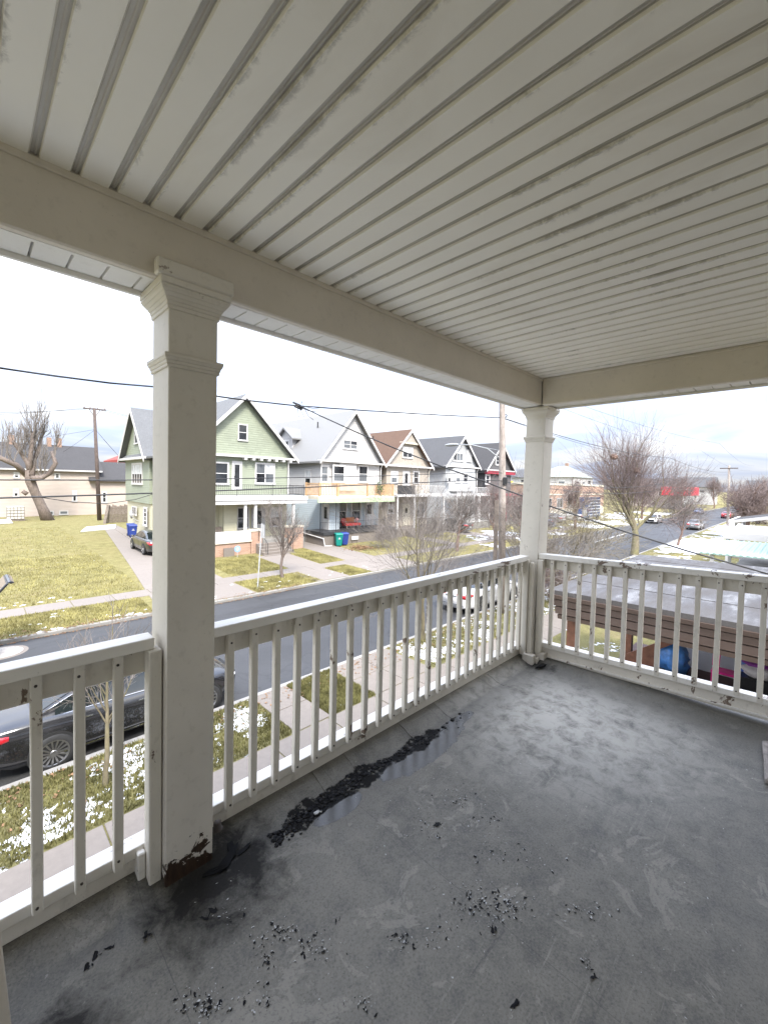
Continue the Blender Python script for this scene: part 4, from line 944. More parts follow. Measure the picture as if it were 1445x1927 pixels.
# ---- cream house at the back of the lot
BY = 64.0
def Bk(x, y): v = on_y(x, y, BY); return v.x, v.z
ch = thing('cream_house', (6, BY+4, 1.0), 'long cream clapboard house with dark roof behind the empty lot', 'house')
rx0, rx1 = -14.0, Bk(190, 838)[0]; ez = Bk(150, 884)[1]; rz = Bk(150, 838)[1]
MB().box(rx0, rx1-.2, BY, BY+9, .6, ez).build('wall', 'siding_cream', ch)
MB().prism([(BY-.4, ez-.1), (BY+9.4, ez-.1), (BY+4.5, rz+.1)], 'x', rx0-.3, rx1+.2).build('roof', 'shingle_dark', ch)
MB().box(rx0-.3, rx1+.1, BY-.46, BY-.402, ez-.25, ez-.08).build('gutter', 'trim_white', ch)
MB().prism([(BY, ez-.1), (BY+9, ez-.1), (BY+4.5, rz-.3)], 'x', rx1+.201, rx1+.25).build('gable_wall', 'siding_cream', ch)
ax1 = Bk(262, 900)[0]; az = Bk(205, 904)[1]; atop = Bk(205, 868)[1]
MB().box(rx1-.19, ax1, BY-.3, BY+7, .6, az).build('wing_wall', 'siding_cream', ch)
MB().prism([(BY-.8, az-.1), (BY+7.2, az-.1), (BY+3.2, atop)], 'x', rx1-1.3, ax1+.3).build('wing_roof', 'shingle_dark', ch)
FB = Face('y', BY); FBw = Face('y', BY-.3)
for x0, y0, x1, y1 in ((103, 890, 114, 901), (26, 888, 38, 900), (25, 920, 37, 935), (136, 923, 146, 944)): 
    a = on_y(x0, y0, BY); b_ = on_y(x1, y1, BY); window(ch, FB, a.x, b_.x, b_.z, a.z, .14)
a = on_y(192, 925, BY-.3); b_ = on_y(202, 946, BY-.3); window(ch, FBw, a.x, b_.x, b_.z, a.z, .14)
for x0 in (112, 84): a = on_y(x0, 958, BY); window(ch, FB, a.x, a.x+.9, 1.1, 1.6, .1, rows=1)
for x0, x1 in ((17, 27), (89, 97), (108, 116)): 
    a = on_y(x0, 832, BY+4.5); b_ = on_y(x1, 845, BY+4.5); MB().box(a.x, b_.x, BY+4.1, BY+4.9, rz-.4, rz+1.0).build('chimney', 'chimney_brick', ch)
hb = thing('red_roof_house', (20, 76, 1), 'reddish roofed house peeping between the cream house and the green house', 'house')
MB().box(17, 27, 74, 84, .8, 7.6).build('wall', 'siding_cream', hb); MB().prism([(16.5, 7.4), (27.5, 7.4), (27.5, 8.6), (22, 11.2), (16.5, 8.6)], 'y', 73.6, 84).build('roof', 'brick_red', hb); window(hb, Face('y', 74), 18, 19.2, 4.5, 6, .1)
# ------------------------------------------------------------------ right-hand side: neighbouring porch roofs
simple('panel_pale', (.70, .72, .74), .6, .05, 3); simple('brown_alu', (.125, .088, .072), .45, .1, 3); simple('brown_dark', (.07, .035, .028), .6, .2, 5); simple('brown_wood', (.22, .10, .06), .7, .3, 6)
def mat_rolled():
    m, nt, b = newmat('rolled_roof'); v = pos(nt); n1 = nse(nt, v, .8, 5, .6); n2 = nse(nt, v, 40, 4, .7); n3 = nse(nt, pos(nt, .5, 1.6, 1), 1.3, 5, .6)
    a = ramp(nt, n2, .3, .7, (.040, .036, .034), (.088, .080, .076)); a = mixc(nt, mth(nt, 'MULTIPLY', ramp(nt, n1, .4, .7), .5), a, (.10, .094, .09))
    k = ramp(nt, n3, .56, .66); a = mixc(nt, mth(nt, 'MULTIPLY', k, .55), a, (.26, .26, .265))
    nt.links.new(a, b.inputs['Base Color']); nt.links.new(ramp(nt, n3, .4, .62, (.8,)*3, (.25,)*3), b.inputs['Roughness']); bump(nt, b, n2, .4, .006)
mat_rolled()
NX0, NX1, NY1, NZ = 8.45, 15.3, 3.62, 3.6
np_ = thing('neighbour_porch', (11.8, 1.5, .2), 'neighbouring porch with flat dark felt roof and brown stepped fascia', 'porch')
MB().hexa([(NX0, -3, NZ+.02), (NX1, -3, NZ+.02), (NX1, NY1, NZ-.08), (NX0, NY1, NZ-.08), (NX0, -3, NZ+.12), (NX1, -3, NZ+.12), (NX1, NY1, NZ+.01), (NX0, NY1, NZ+.01)]).build('roof_felt', 'rolled_roof', np_)
for k, x in enumerate((9.75, 11.9, 14.1)): MB().hexa([(x, -3, NZ+.121), (x+.05, -3, NZ+.121), (x+.05, NY1, NZ+.011), (x, NY1, NZ+.011), (x, -3, NZ+.129), (x+.05, -3, NZ+.129), (x+.05, NY1, NZ+.019), (x, NY1, NZ+.019)]).build('felt_seam', 'rolled_roof', np_)
steps = ((.0, .085, .0), (.105, .13, .07), (.255, .15, .11), (.425, .09, .15))
for z, h_, inn in steps:
    MB().hexa([(NX0+inn, -3, NZ+.02-z-h_), (NX0+inn+.06, -3, NZ+.02-z-h_), (NX0+inn+.06, NY1-inn, NZ-.08-z-h_), (NX0+inn, NY1-inn, NZ-.08-z-h_), (NX0+inn-.03, -3, NZ+.018-z), (NX0+inn+.06, -3, NZ+.018-z), (NX0+inn+.06, NY1-inn, NZ-.082-z), (NX0+inn-.03, NY1-inn, NZ-.082-z)]).build('fascia_board', 'brown_alu', np_)
    MB().box(NX0+.08+inn, NX1-inn, NY1-inn-.06, NY1-inn, NZ-.085-z-h_, NZ-.085-z).build('fascia_board', 'brown_alu', np_)
    MB().box(NX1-inn-.06, NX1-inn, -3, NY1-inn-.06, NZ-.03-z-h_, NZ-.03-z).build('fascia_board', 'brown_alu', np_)
for x in (9.15, 13.3): MB().box(x-.1, x+.1, 3.25, 3.45, .3, 3.0).build('porch_post', 'brown_wood', np_)
MB().box(8.9, 15, -3, 3.55, .1, .85).build('porch_floor', 'brown_dark', np_)
MB().box(8.6, 15.2, -12, -3.0, 0, 8).build('house_wall', 'siding_beige', np_)
MB().box(14.0, 14.1, -3, 2.75, .852, 2.35).build('side_panel', 'panel_pale', np_)
MB().prism([(2.6, .9), (3.3, .9), (3.3, 1.1), (2.0, 2.05), (1.9, 1.95), (2.6, 1.4)], 'x', 13.0, 13.08).build('stair_guard', 'brown_wood', np_)
simple('blue_sheet', (.10, .30, .72), .3, .35, 6, .5); simple('blue_dark', (.05, .12, .42), .3, .3, 6, .5); simple('magenta', (.75, .04, .26), .35, .1, 5); simple('black_bag', (.015, .015, .016), .3, .3, 8, .4); simple('white_cloth', (.70, .66, .64), .8, .12, 8, .3); simple('purple_cloth', (.25, .05, .28), .7, .2, 8)
def nb(x, y, z=.86): p = on_x(x, y, 13.4); return p
def sack(name, mat, px, py, w, h_, label, seed, X=13.3):
    c = on_x(px, py, X); c.z = max(c.z, .86+h_*.45)
    t = thing(name, (X, c.y, .86), label, 'bag'); MB().blob(c, (w*.4, w*.5, h_*.55), seed, .30, 3, 2.4).build('sack', mat, t, smooth=True)
    MB().blob((c.x-.05, c.y+w*.22, c.z+h_*.5), (w*.14, w*.18, h_*.18), seed+3, .4, 2, 3).build('knot', mat, t, smooth=True); return t
sack('blue_tarp_bag', 'blue_sheet', 1262, 1245, .78, .8, 'crumpled bright blue sack on the neighbouring porch left of the pink chair', 3)
sack('blue_bag', 'blue_dark', 1405, 1270, .42, .85, 'dark blue sack on the neighbouring porch right of the pink chair', 9)
sack('black_bag', 'black_bag', 1432, 1290, .55, .5, 'black rubbish sack on the neighbouring porch at the right edge', 15)
c = on_x(1368, 1268, 13.2)
pc = thing('plastic_chair', (13.2, c.y, .86), 'magenta plastic chair on the neighbouring porch', 'chair')
m = MB()
for i in range(13):
    t = i/12; a = math.pi*t; y = c.y+.32*math.cos(a); z = 1.30+.85*math.sin(a)**.7; y2 = c.y+.17*math.cos(a); z2 = 1.30+.58*math.sin(a)**.7
    m.v += [(13.3, y, z), (13.3, y2, z2), (13.34, y, z), (13.34, y2, z2)]
for i in range(12):
    A = i*4; m.f += [(A, A+1, A+5, A+4), (A+2, A+6, A+7, A+3), (A, A+4, A+6, A+2), (A+1, A+3, A+7, A+5)]
m.build('backrest', 'magenta', pc); MB().box(12.9, 13.3, c.y-.3, c.y+.3, 1.24, 1.30).build('seat', 'magenta', pc, bevel=.02)
for dx in (12.93, 13.27):
    for dy in (-.27, .27): MB().box(dx-.02, dx+.02, c.y+dy-.02, c.y+dy+.02, .86, 1.24).build('leg', 'magenta', pc)
c = on_x(1430, 1262, 13.1); cu_ = thing('cushion', (13.1, c.y, 1.3), 'white cushion with purple trim at the right edge of the neighbouring porch', 'cushion')
MB().blob((13.0, c.y, 1.50), (.2, .33, .14), 5, .2, 3).build('pad', 'white_cloth', cu_, smooth=True); MB().blob((13.02, c.y+.02, 1.66), (.14, .30, .05), 6, .3, 2).build('trim', 'purple_cloth', cu_, smooth=True); MB().box(12.8, 13.3, c.y-.35, c.y+.35, .86, 1.36).build('crate_base', 'black_bag', cu_)
c = on_x(1300, 1277, 13.0); tag(MB().box(12.6, 12.66, c.y-.55, c.y+.75, .86, 1.02).build('loose_plank', 'wood_new'), 'pale plank lying in front of the blue sack on the neighbouring porch', 'plank')
# further porch roofs along our side
mp = thing('mint_porch', (27, 1.5, .2), 'porch with corrugated mint green metal roof beyond the felt roof', 'porch')
z0 = 3.0
for k in range(22):
    y = 3.1-k*.22; zz = z0-.0+.02*k*.22
    MB().prism([(y, zz), (y-.05, zz+.04), (y-.10, zz+.04), (y-.15, zz), (y-.22, zz+.004), (y-.22, zz-.03), (y, zz-.03)], 'x', 22.6, 29.5).build('roof_rib', 'mint_metal', mp)
for x in (22.8, 29.2): MB().box(x-.07, x+.07, 2.6, 2.74, .2, 2.96).build('porch_post', 'trim_white', mp)
MB().box(22.8, 29.4, -4, 2.5, .1, .8).build('porch_floor', 'grey_concrete', mp); MB().box(22.6, 29.5, -14, -2.0, 0, 8.5).build('house_wall', 'siding_palegrey', mp)
wq = thing('white_awning_porch', (36, 1.6, .2), 'porch with flat white framed metal roof next to the mint roof', 'porch')
MB().box(32.3, 41, -3.2, 3.2, 3.12, 3.2).build('roof', 'trim_grey', wq); MB().box(32.2, 32.3, -3.2, 3.3, 2.85, 3.24).build('fascia', 'trim_white', wq); MB().box(32.31, 41, 3.2, 3.3, 2.85, 3.24).build('fascia', 'trim_white', wq)
for k in range(8): MB().box(33.2+k, 33.26+k, -3.2, 3.19, 3.202, 3.24).build('seam', 'trim_white', wq)
for x in (32.5, 40.7): MB().box(x-.09, x+.09, 3.0, 3.18, .2, 2.84).build('porch_post', 'trim_white', wq)
MB().box(32.4, 41, -4, 3.0, .1, .8).build('porch_floor', 'grey_concrete', wq); MB().box(32.2, 41, -14, -3.21, 0, 8.5).build('house_wall', 'siding_white', wq)
gq = thing('grey_porch', (50, 1.6, .2), 'porch with dark shingle roof and white gutter furthest along our side', 'porch')
MB().prism([(4.1, 3.3), (4.1, 3.2), (-3.0, 4.6), (-3.0, 4.8)], 'x', 44.5, 52).build('roof', 'shingle_dark', gq); MB().box(44.3, 52, 4.101, 4.25, 3.12, 3.34).build('gutter', 'trim_white', gq); MB().prism([(4.1, 3.32), (4.1, 3.1), (-3.0, 4.5), (-3.0, 4.82)], 'x', 44.3, 44.49).build('rake_board', 'trim_white', gq)
for x in (44.7, 51.7): MB().box(x-.09, x+.09, 3.7, 3.88, .2, 3.19).build('porch_post', 'trim_white', gq)
MB().box(44.5, 52, -14, -3.01, 0, 8.5).build('house_wall', 'siding_beige', gq); MB().box(44.6, 52, -3, 3.9, .1, .8).build('porch_floor', 'grey_concrete', gq)
# ------------------------------------------------------------------ far end of the street
bb = thing('brick_store', (80, 34, .5), 'low red brick store with a pale band at the street corner', 'store')
MB().box(66, 96, 30, 46, .3, 6.1).build('wall', 'brick', bb); MB().box(65.9, 96.1, 29.9, 46.1, 6.102, 6.45).build('coping', 'trim_cream', bb); MB().box(66, 96, 29.93, 29.998, 4.4, 4.62).build('pale_band', 'trim_cream', bb); MB().box(66, 96, 29.95, 29.997, .3, 2.0).build('plinth', 'trim_cream', bb)
for k in range(6): window(bb, Face('y', 30), 67.5+k*4.6, 70+k*4.6, 2.2, 3.9, .1, cols=2, rows=1)
for k in range(2): window(bb, Face('x', 66), 32+k*6, 35+k*6, 2.2, 3.9, .1, cols=2, rows=1)
yb = on_y(957, 915, 40); yo = thing('store_sign', (yb.x, 40, 5), 'yellow sign box on the store just right of the utility pole', 'sign')
MB().box(yb.x-1.0, yb.x+1.0, 39.7, 40, yb.z-1.2, yb.z+1.0).build('panel', 'yellow_sign', yo); MB().box(yb.x-.12, yb.x+.12, 39.75, 39.95, .9, yb.z-1.2).build('post', 'iron', yo)
def far_house(name, label, x, y, w, d, ez_, rz_, wm, rm, hip=False):
    h = thing(name, (x, y+d/2, .6), label, 'house', 'houses at the far end of the street')
    MB().box(x-w/2, x+w/2, y, y+d, .4, ez_).build('wall', wm, h)
    if hip:
        m = MB(); i = [(x-w/2-.5, y-.5, ez_), (x+w/2+.5, y-.5, ez_), (x+w/2+.5, y+d+.5, ez_), (x-w/2-.5, y+d+.5, ez_), (x-w*.06, y+d*.42, rz_), (x+w*.06, y+d*.42, rz_), (x+w*.06, y+d*.58, rz_), (x-w*.06, y+d*.58, rz_)]
        m.hexa(i).build('roof', rm, h); MB().box(x+w*.02, x+w*.02+.9, y+d*.4, y+d*.4+.9, rz_-.8, rz_+1.0).build('chimney', 'chimney_brick', h)
    else: MB().prism([(x-w/2-.5, ez_), (x+w/2+.5, ez_), (x, rz_)], 'y', y-.5, y+d+.5).build('roof', rm, h)
    for k in range(3): window(h, Face('y', y), x-w/2+w*(.12+.3*k), x-w/2+w*(.28+.3*k), ez_-2.1, ez_-.7, .12)
    for k in range(2): window(h, Face('x', x-w/2), y+d*(.2+.4*k), y+d*(.35+.4*k), ez_-2.1, ez_-.7, .12)
    return h
def fpx(x, Y): return on_y(x, 900, Y).x
far_house('hip_roof_house', 'white house with pale green hipped roof above the brick store', fpx(1098, 52), 52, 17, 14, 9.2, 13.2, 'siding_white', 'shingle_green', True)
far_house('grey_roof_house', 'grey house with low grey roof behind the brick store', fpx(1052, 60), 60, 15, 14, 9.0, 12.2, 'siding_palegrey', 'shingle_grey')
far_house('steep_roof_house', 'white gabled house with brown roof at the end of our side', fpx(1392, 14)+10, 2.0-14, 12, 12, 9.5, 14.0, 'siding_white', 'shingle_brown')
far_house('small_house', 'small beige house on the opposite side beyond the corner', 150, 26, 11, 12, 6.0, 9.2, 'siding_beige', 'shingle_dark')
far_house('gabled_house', 'far white house beyond the red canopy', 205, 24, 12, 12, 7.0, 11.0, 'siding_white', 'shingle_grey')
far_house('brown_roof_house', 'far brown roofed house beside the road end', 260, -8, 14, 12, 7.5, 12.0, 'siding_beige', 'shingle_brown')
far_house('pale_house', 'far pale house closing the view at the road end', 330, 12, 16, 12, 7.5, 12.5, 'siding_palegrey', 'shingle_grey')
rc = on_y(1288, 922, 24); rd = thing('red_canopy', (rc.x, 24, .2), 'bright red canopy roof behind the big bare tree', 'canopy')
simple('red_bright', (.60, .03, .06), .5, .1, 2)
MB().box(rc.x-9, rc.x+9, 22, 28, 4.2, 6.6).build('roof', 'red_bright', rd, bevel=.1)
for dx in (-8, 8): MB().box(rc.x+dx-.2, rc.x+dx+.2, 22.4, 22.8, .2, 4.2).build('post', 'trim_white', rd)
# ------------------------------------------------------------------ vehicles
def car_paint(name, c, metal=.0, rough=.25):
    m, nt, b = newmat(name); v = pos(nt); n1 = nse(nt, v, 2.5, 5)
    nt.links.new(mixc(nt, mth(nt, 'MULTIPLY', ramp(nt, n1, .4, .8), .35), c, tuple(min(1, x+.05) for x in c)), b.inputs['Base Color'])
    b.inputs['Roughness'].default_value = rough; b.inputs['Metallic'].default_value = metal; b.inputs['Coat Weight'].default_value = 1; b.inputs['Coat Roughness'].default_value = .05; b.inputs['Coat IOR'].default_value = 1.55; b.inputs['Specular IOR Level'].default_value = .25
car_paint('paint_black', (.010, .010, .012)); car_paint('paint_charcoal', (.035, .037, .037), .3, .3); car_paint('paint_silver', (.34, .35, .36), .5, .3); car_paint('paint_white', (.62, .62, .62)); car_paint('paint_blue', (.04, .07, .16)); car_paint('paint_carred', (.35, .02, .03))
def mat_carglass():
    m, nt, b = newmat('car_glass'); b.inputs['Base Color'].default_value = (.012, .016, .016, 1); b.inputs['Roughness'].default_value = .03; b.inputs['Specular IOR Level'].default_value = .8
mat_carglass()
def mat_taillight():
    m, nt, b = newmat('tail_red'); b.inputs['Base Color'].default_value = (.62, .008, .02, 1); b.inputs['Roughness'].default_value = .12; b.inputs['Coat Weight'].default_value = 1
mat_taillight()
simple('tyre', (.022, .022, .022), .8, .2, 20); simple('chrome', (.62, .62, .63), .15, .05, 4, metal=1); simple('rim', (.36, .36, .37), .28, .1, 8, metal=.9); simple('head_lamp', (.65, .67, .70), .1, .1, 8, coat=1); simple('plate', (.7, .7, .72), .5, .05, 4); simple('under', (.012, .012, .012), .8)
def lerp_tab(tab, x):
    for (a, va), (b, vb) in zip(tab, tab[1:]):
        if x <= b: 
            t = (x-a)/(b-a); t = t*t*(3-2*t) if False else t; return va+(vb-va)*max(0, t)
    return tab[-1][1]
def make_car(name, label, paint, L=4.95, W=1.88, suv=False, spokes=15, group=None, rear_axle=1.08, front_axle=4.02):
    t = thing(name, (0, 0, 0), label, 'car', group); w2 = W/2; s = L/4.95
    if not suv:
        top = [(0, .78), (.04, .95), (.14, 1.015), (.55, 1.045), (1.0, 1.05), (2.2, 1.0), (3.4, 1.0), (3.9, .96), (4.5, .87), (4.78, .78), (4.92, .62), (4.95, .55)]
        roof = [(.72, 1.03), (1.1, 1.20), (1.5, 1.37), (1.95, 1.455), (2.4, 1.475), (2.8, 1.45), (3.05, 1.38), (3.5, 1.15), (3.78, .99)]
        belt = [(.7, 1.02), (2, .985), (3.8, .97)]
    else:
        top = [(0, .85), (.05, 1.0), (.15, 1.06), (.5, 1.07), (2.2, 1.07), (3.4, 1.08), (3.9, 1.06), (4.55, .98), (4.8, .86), (4.92, .7), (4.95, .6)]
        roof = [(.08, 1.08), (.25, 1.35), (.45, 1.62), (.9, 1.72), (2.0, 1.74), (2.7, 1.71), (3.0, 1.62), (3.4, 1.35), (3.72, 1.10)]
        belt = [(.05, 1.08), (2, 1.05), (3.8, 1.04)]
    wid = [(0, .74), (.05, .82), (.2, .89), (.6, .965), (1.4, 1), (3.4, 1), (4.2, .975), (4.6, .90), (4.82, .76), (4.93, .58), (4.95, .48)]
    xs = [0, .02, .06, .14, .3, .5, .75, 1.0, 1.3, 1.7, 2.1, 2.5, 2.9, 3.3, 3.6, 3.9, 4.2, 4.45, 4.65, 4.8, 4.88, 4.93, 4.95]
    def sec(x):
        w = w2*lerp_tab(wid, x); zt = lerp_tab(top, x); zb = .20 if .3 < x < 4.6 else .27
        hs = [(0, zb), (w*.80, zb), (w*.955, zb+.05), (w*.985, .38), (w*.99, .52), (w, .68), (w*.992, zt-.16), (w*.965, zt-.07), (w*.90, zt-.015), (w*.55, zt+.012), (0, zt+.018)]
        return hs
    m = MB(); K = len(sec(0)); ring = 2*K-2
    for x in xs:
        hs = sec(x); pts = hs + [(-y, z) for y, z in reversed(hs[1:-1])]
        m.v += [(x*s, y, z) for y, z in pts]
    for i in range(len(xs)-1):
        for k in range(ring): A = i*ring+k; B = i*ring+(k+1) % ring; m.f.append((A, B, B+ring, A+ring))
    m.f.append(tuple(range(ring))); m.f.append(tuple((len(xs)-1)*ring+k for k in reversed(range(ring))))
    o = m.build('body', paint, t, smooth=True)
    # cabin shell
    def half(x, v): return w2*((.885-.05*max(0, (1.2-x))/1.2)*(1-v)+.66*v**1.15 + .0*(1-v)) if not suv else w2*(.93*(1-v)+.74*v)
    def pt(x, v, off=0):
        zr_ = lerp_tab(roof, x); zb_ = min(lerp_tab(belt, x), zr_-.005); z = zb_+(zr_-zb_)*v*.96
        full = zr_-zb_; vv = v*full/.48 if not suv else v*full/.66
        y = half(x, min(vv, 1))
        return (x*s, y+off, z+off*.4)
    m = MB(); cx = [r[0] for r in roof]; fine = []
    for a, b_ in zip(cx, cx[1:]): fine += [a, (a+b_)/2]
    fine.append(cx[-1]); V = [0, .25, .5, .75, .92, 1.0]
    for x in fine:
        zr_ = lerp_tab(roof, x); L_ = [pt(x, v) for v in V] + [(x*s, pt(x, 1)[1]*.6, zr_+.005), (x*s, 0, zr_+.015)]
        m.v += L_ + [(p[0], -p[1], p[2]) for p in reversed(L_[:-1])]
    K = 2*(len(V)+2)-1
    for i in range(len(fine)-1):
        for k in range(K-1): A = i*K+k; m.f.append((A, A+1, A+K+1, A+K))
    m.build('roof', paint, t, smooth=True)
    # glass
    def side_win(x0, x1, sgn, nm='side_window'):
        g = MB(); n = 8
        for i in range(n+1):
            x = x0+(x1-x0)*i/n
            for v in (.10, .5, .86):
                p = pt(x, v, .006); g.v.append((p[0], sgn*p[1], p[2]))
        for i in range(n):
            for k in range(2): A = i*3+k; g.f.append((A, A+1, A+4, A+3))
        return g.build(nm, 'car_glass', t, smooth=True)
    spans = ((1.12, 1.40), (1.45, 2.28), (2.36, 3.30)) if not suv else ((.32, 1.15), (1.22, 2.2), (2.28, 3.25))
    for sg in (-1, 1):
        for a, b_ in spans: side_win(a, b_, sg)
        tr = MB(); x0, x1 = spans[0][0]-.12, spans[-1][1]+.15
        tr.tube([(pt(x0+(x1-x0)*i/14, .05, .012)[0], sg*pt(x0+(x1-x0)*i/14, .05, .012)[1], pt(x0+(x1-x0)*i/14, .05)[2]) for i in range(15)], .011, 4)
        if not suv: tr.tube([(pt(x0+(x1-x0)*i/18, .93, .010)[0], sg*pt(x0+(x1-x0)*i/18, .93, .010)[1], pt(x0+(x1-x0)*i/18, .93)[2]) for i in range(19)], .009, 4)
        tr.build('window_trim', 'chrome', t, smooth=True)
        MB().box(.9*s, 3.9*s, sg*(w2*.992)-.008, sg*(w2*.992)+.008, .30, .325).build('sill_trim', 'chrome', t)
        for hx in (1.55, 2.55): MB().box(hx*s, (hx+.17)*s, sg*w2*.995-.012, sg*w2*.995+.022, .86, .885).build('door_handle', 'chrome', t)
        for dx in (1.42, 2.32, 3.30): MB().box(dx*s-.004, dx*s+.004, sg*w2-.004, sg*w2+.002, .36, .82).build('door_gap', 'under', t)
        MB().blob((3.42*s, sg*(w2+.10), 1.03), (.10, .12, .07), 2, .1, 2).build('mirror', paint, t, smooth=True)
    def cross_win(xa, xb, nm):
        g = MB()
        for i in range(5):
            x = xa+(xb-xa)*i/4; zr_ = lerp_tab(roof, x); p = pt(x, 1)
            for u in (-.88, -.5, 0, .5, .88): g.v.append((x*s, u*p[1], zr_+.018-.008*u*u))
        for i in range(4):
            for k in range(4): A = i*5+k; g.f.append((A, A+1, A+6, A+5))
        g.build(nm, 'car_glass', t, smooth=True)
    if suv: cross_win(.12, .42, 'rear_window'); cross_win(3.08, 3.66, 'windscreen')
    else: cross_win(.80, 1.62, 'rear_window'); cross_win(3.02, 3.72, 'windscreen')
    # lamps, bumpers
    for sg in (-1, 1):
        g = MB(); zl = .80 if not suv else .95
        prof = [(.035, .30), (.02, .55), (.02, .72), (.06, .83), (.14, .885), (.30, .925), (.44, .945)]
        for i, (x, f) in enumerate(prof):
            w = w2*lerp_tab(wid, x); y = min(w+.006, f*w2+.0) if i > 3 else f*w2
            hh = .075 if i < 5 else .06-.02*(i-5); xx = x-.016 if i < 4 else x
            g.v += [(xx*s, sg*y, zl-hh), (xx*s, sg*y, zl+hh+.01*i)]
            if i >= 4: g.v[-1] = (xx*s, sg*(w*.985+.008), zl+hh+.012*i); g.v[-2] = (xx*s, sg*(w+.008), zl-hh+.012*i)
        for i in range(len(prof)-1): g.f.append((2*i, 2*i+1, 2*i+3, 2*i+2))
        o = g.build('tail_light', 'tail_red', t, smooth=True); md = o.modifiers.new('s', 'SOLIDIFY'); md.thickness = .02; md.offset = 0
        MB().blob((4.70*s, sg*w2*.74, .70), (.16, .12, .055), 4, .1, 2).build('headlight', 'head_lamp', t, smooth=True)
    MB().box(-.012, .02, -w2*.70, w2*.70, .41, .44).build('bumper_trim', 'chrome', t); MB().box(-.016, .02, -.16, .16, .56, .68).build('number_plate', 'plate', t); MB().box(-.014, .03, -w2*.30, w2*.30, .765, .80).build('rear_strip', 'chrome', t)
    MB().box(4.90*s, 4.965*s, -w2*.42, w2*.42, .50, .68).build('grille', 'under', t)
    # wheels
    rw, rr = .352, .250
    for ax in (rear_axle, front_axle):
        for sg in (-1, 1):
            c = (ax*s, sg*(w2-.082), rw)
            MB().lathe([(.395, -.02*sg), (.395, .002*sg), (.36, .004*sg), (0, .004*sg)], (ax*s, sg*(w2-.006), rw+.015), 28, 'y').build('wheel_arch', 'under', t)
            wl_ = MB().lathe([(rr, -.10), (rw-.02, -.105), (rw, -.08), (rw, .08), (rw-.02, .105), (rr+.03, .112), (rr, .10)], c, 32, 'y').build('wheel', 'tyre', t, smooth=True)
            g = MB(); yo = sg*.085
            g.lathe([(rr-.025, yo-.01), (rr-.02, yo+sg*.018), (rr+.005, yo+sg*.02), (rr+.004, yo-.02)], c, 32, 'y')
            for k in range(spokes):
                a = 2*math.pi*k/spokes; d1 = Vector((math.cos(a), 0, math.sin(a))); tn = Vector((-math.sin(a), 0, math.cos(a)))
                p0 = Vector(c)+Vector((0, yo, 0))+d1*.045; p1 = Vector(c)+Vector((0, yo+sg*.006, 0))+d1*(rr-.015); q = .012; e = Vector((0, .012, 0))
                g.hexa([p0-tn*q-e, p0+tn*q-e, p1+tn*q*1.3-e, p1-tn*q*1.3-e, p0-tn*q+e, p0+tn*q+e, p1+tn*q*1.3+e, p1-tn*q*1.3+e])
            g.lathe([(0, yo+sg*.022), (.05, yo+sg*.018), (.06, yo-.01)], c, 16, 'y'); g.build('rim', 'rim', wl_)
            MB().lathe([(0, yo-sg*.05), (rr, yo-sg*.05)], c, 24, 'y').build('brake_disc', 'under', wl_)
    return t
def put(o, x, y, z, rz=0): o.location = (x, y, z); o.rotation_euler = (0, 0, rz); return o
def relabel(o, label, group=None):
    o['label'] = label
    if group: o['group'] = group
    return o
def paint_over(o, mat):
    for c in o.children:
        if c.name.split('.')[0] in ('body', 'roof', 'mirror'):
            c.data = c.data.copy(); c.data.materials[0] = MATS[mat]
sedan = put(make_car('parked_car', 'glossy black sedan at the near kerb below the railing with red tail light', 'paint_black'), .06, 10.98, 0)
def more(src, x, y, z, rz, mat, label, group='parked cars'):
    c = copy_tree(src); put(c, x, y, z, rz); paint_over(c, mat); relabel(c, label, group); return c
s2 = make_car('parked_car', 'dark charcoal sedan parked on the driveway beside the green house', 'paint_charcoal', 4.6, 1.76, spokes=9)
put(s2, 9.35, 30.6, gz(31.5)+.03, R(90)); s2.rotation_euler = (R(1.2), 0, R(90)); s2.rotation_euler = (0, R(-1.4), R(90))
suv = make_car('suv', 'dark suv beyond the left edge at the far kerb with its tailgate raised', 'paint_black', 4.7, 1.86, suv=True, spokes=7); suv['category'] = 'suv'
put(suv, .42, 17.85, 0, R(180))
more(sedan, 15.3, 10.95, 0, 0, 'paint_white', 'white car at the near kerb seen through the far end of the front railing')
more(s2, 40.1, 26.3, gz(28)+.02, R(97), 'paint_charcoal', 'dark sedan on the driveway before the pale grey house')
# raised tailgate of the suv
hg = thing('raised_tailgate', (.1, 17.9, 1.6), 'raised black tailgate with window at the left edge above the far kerb', 'tailgate')
hz = 17.2
ga, gb = Vector((.22, 0, 1.60)), Vector((.88, 0, 2.42))
d = (gb-ga).normalized(); nrm = Vector((-d.z, 0, d.x))
def gate_pt(u, v, o=0): p = ga.lerp(gb, u)+nrm*o; return (p.x, 17.05+1.6*v, p.z)
m = MB()
for u0, u1, v0, v1 in ((.0, .10, 0, 1), (.62, .98, .04, .96), (.10, .62, 0, .10), (.10, .62, .90, 1)):
    m.hexa([gate_pt(u0, v0, -.04), gate_pt(u1, v0, -.04), gate_pt(u1, v1, -.04), gate_pt(u0, v1, -.04), gate_pt(u0, v0, .03), gate_pt(u1, v0, .03), gate_pt(u1, v1, .03), gate_pt(u0, v1, .03)])
m.hexa([gate_pt(.98, .10, -.10), gate_pt(1.06, .14, -.16), gate_pt(1.06, .86, -.16), gate_pt(.98, .90, -.10), gate_pt(.98, .04, .03), gate_pt(1.06, .1, -.02), gate_pt(1.06, .9, -.02), gate_pt(.98, .96, .03)])
m.build('frame', 'paint_black', hg, bevel=.03, seg=3)
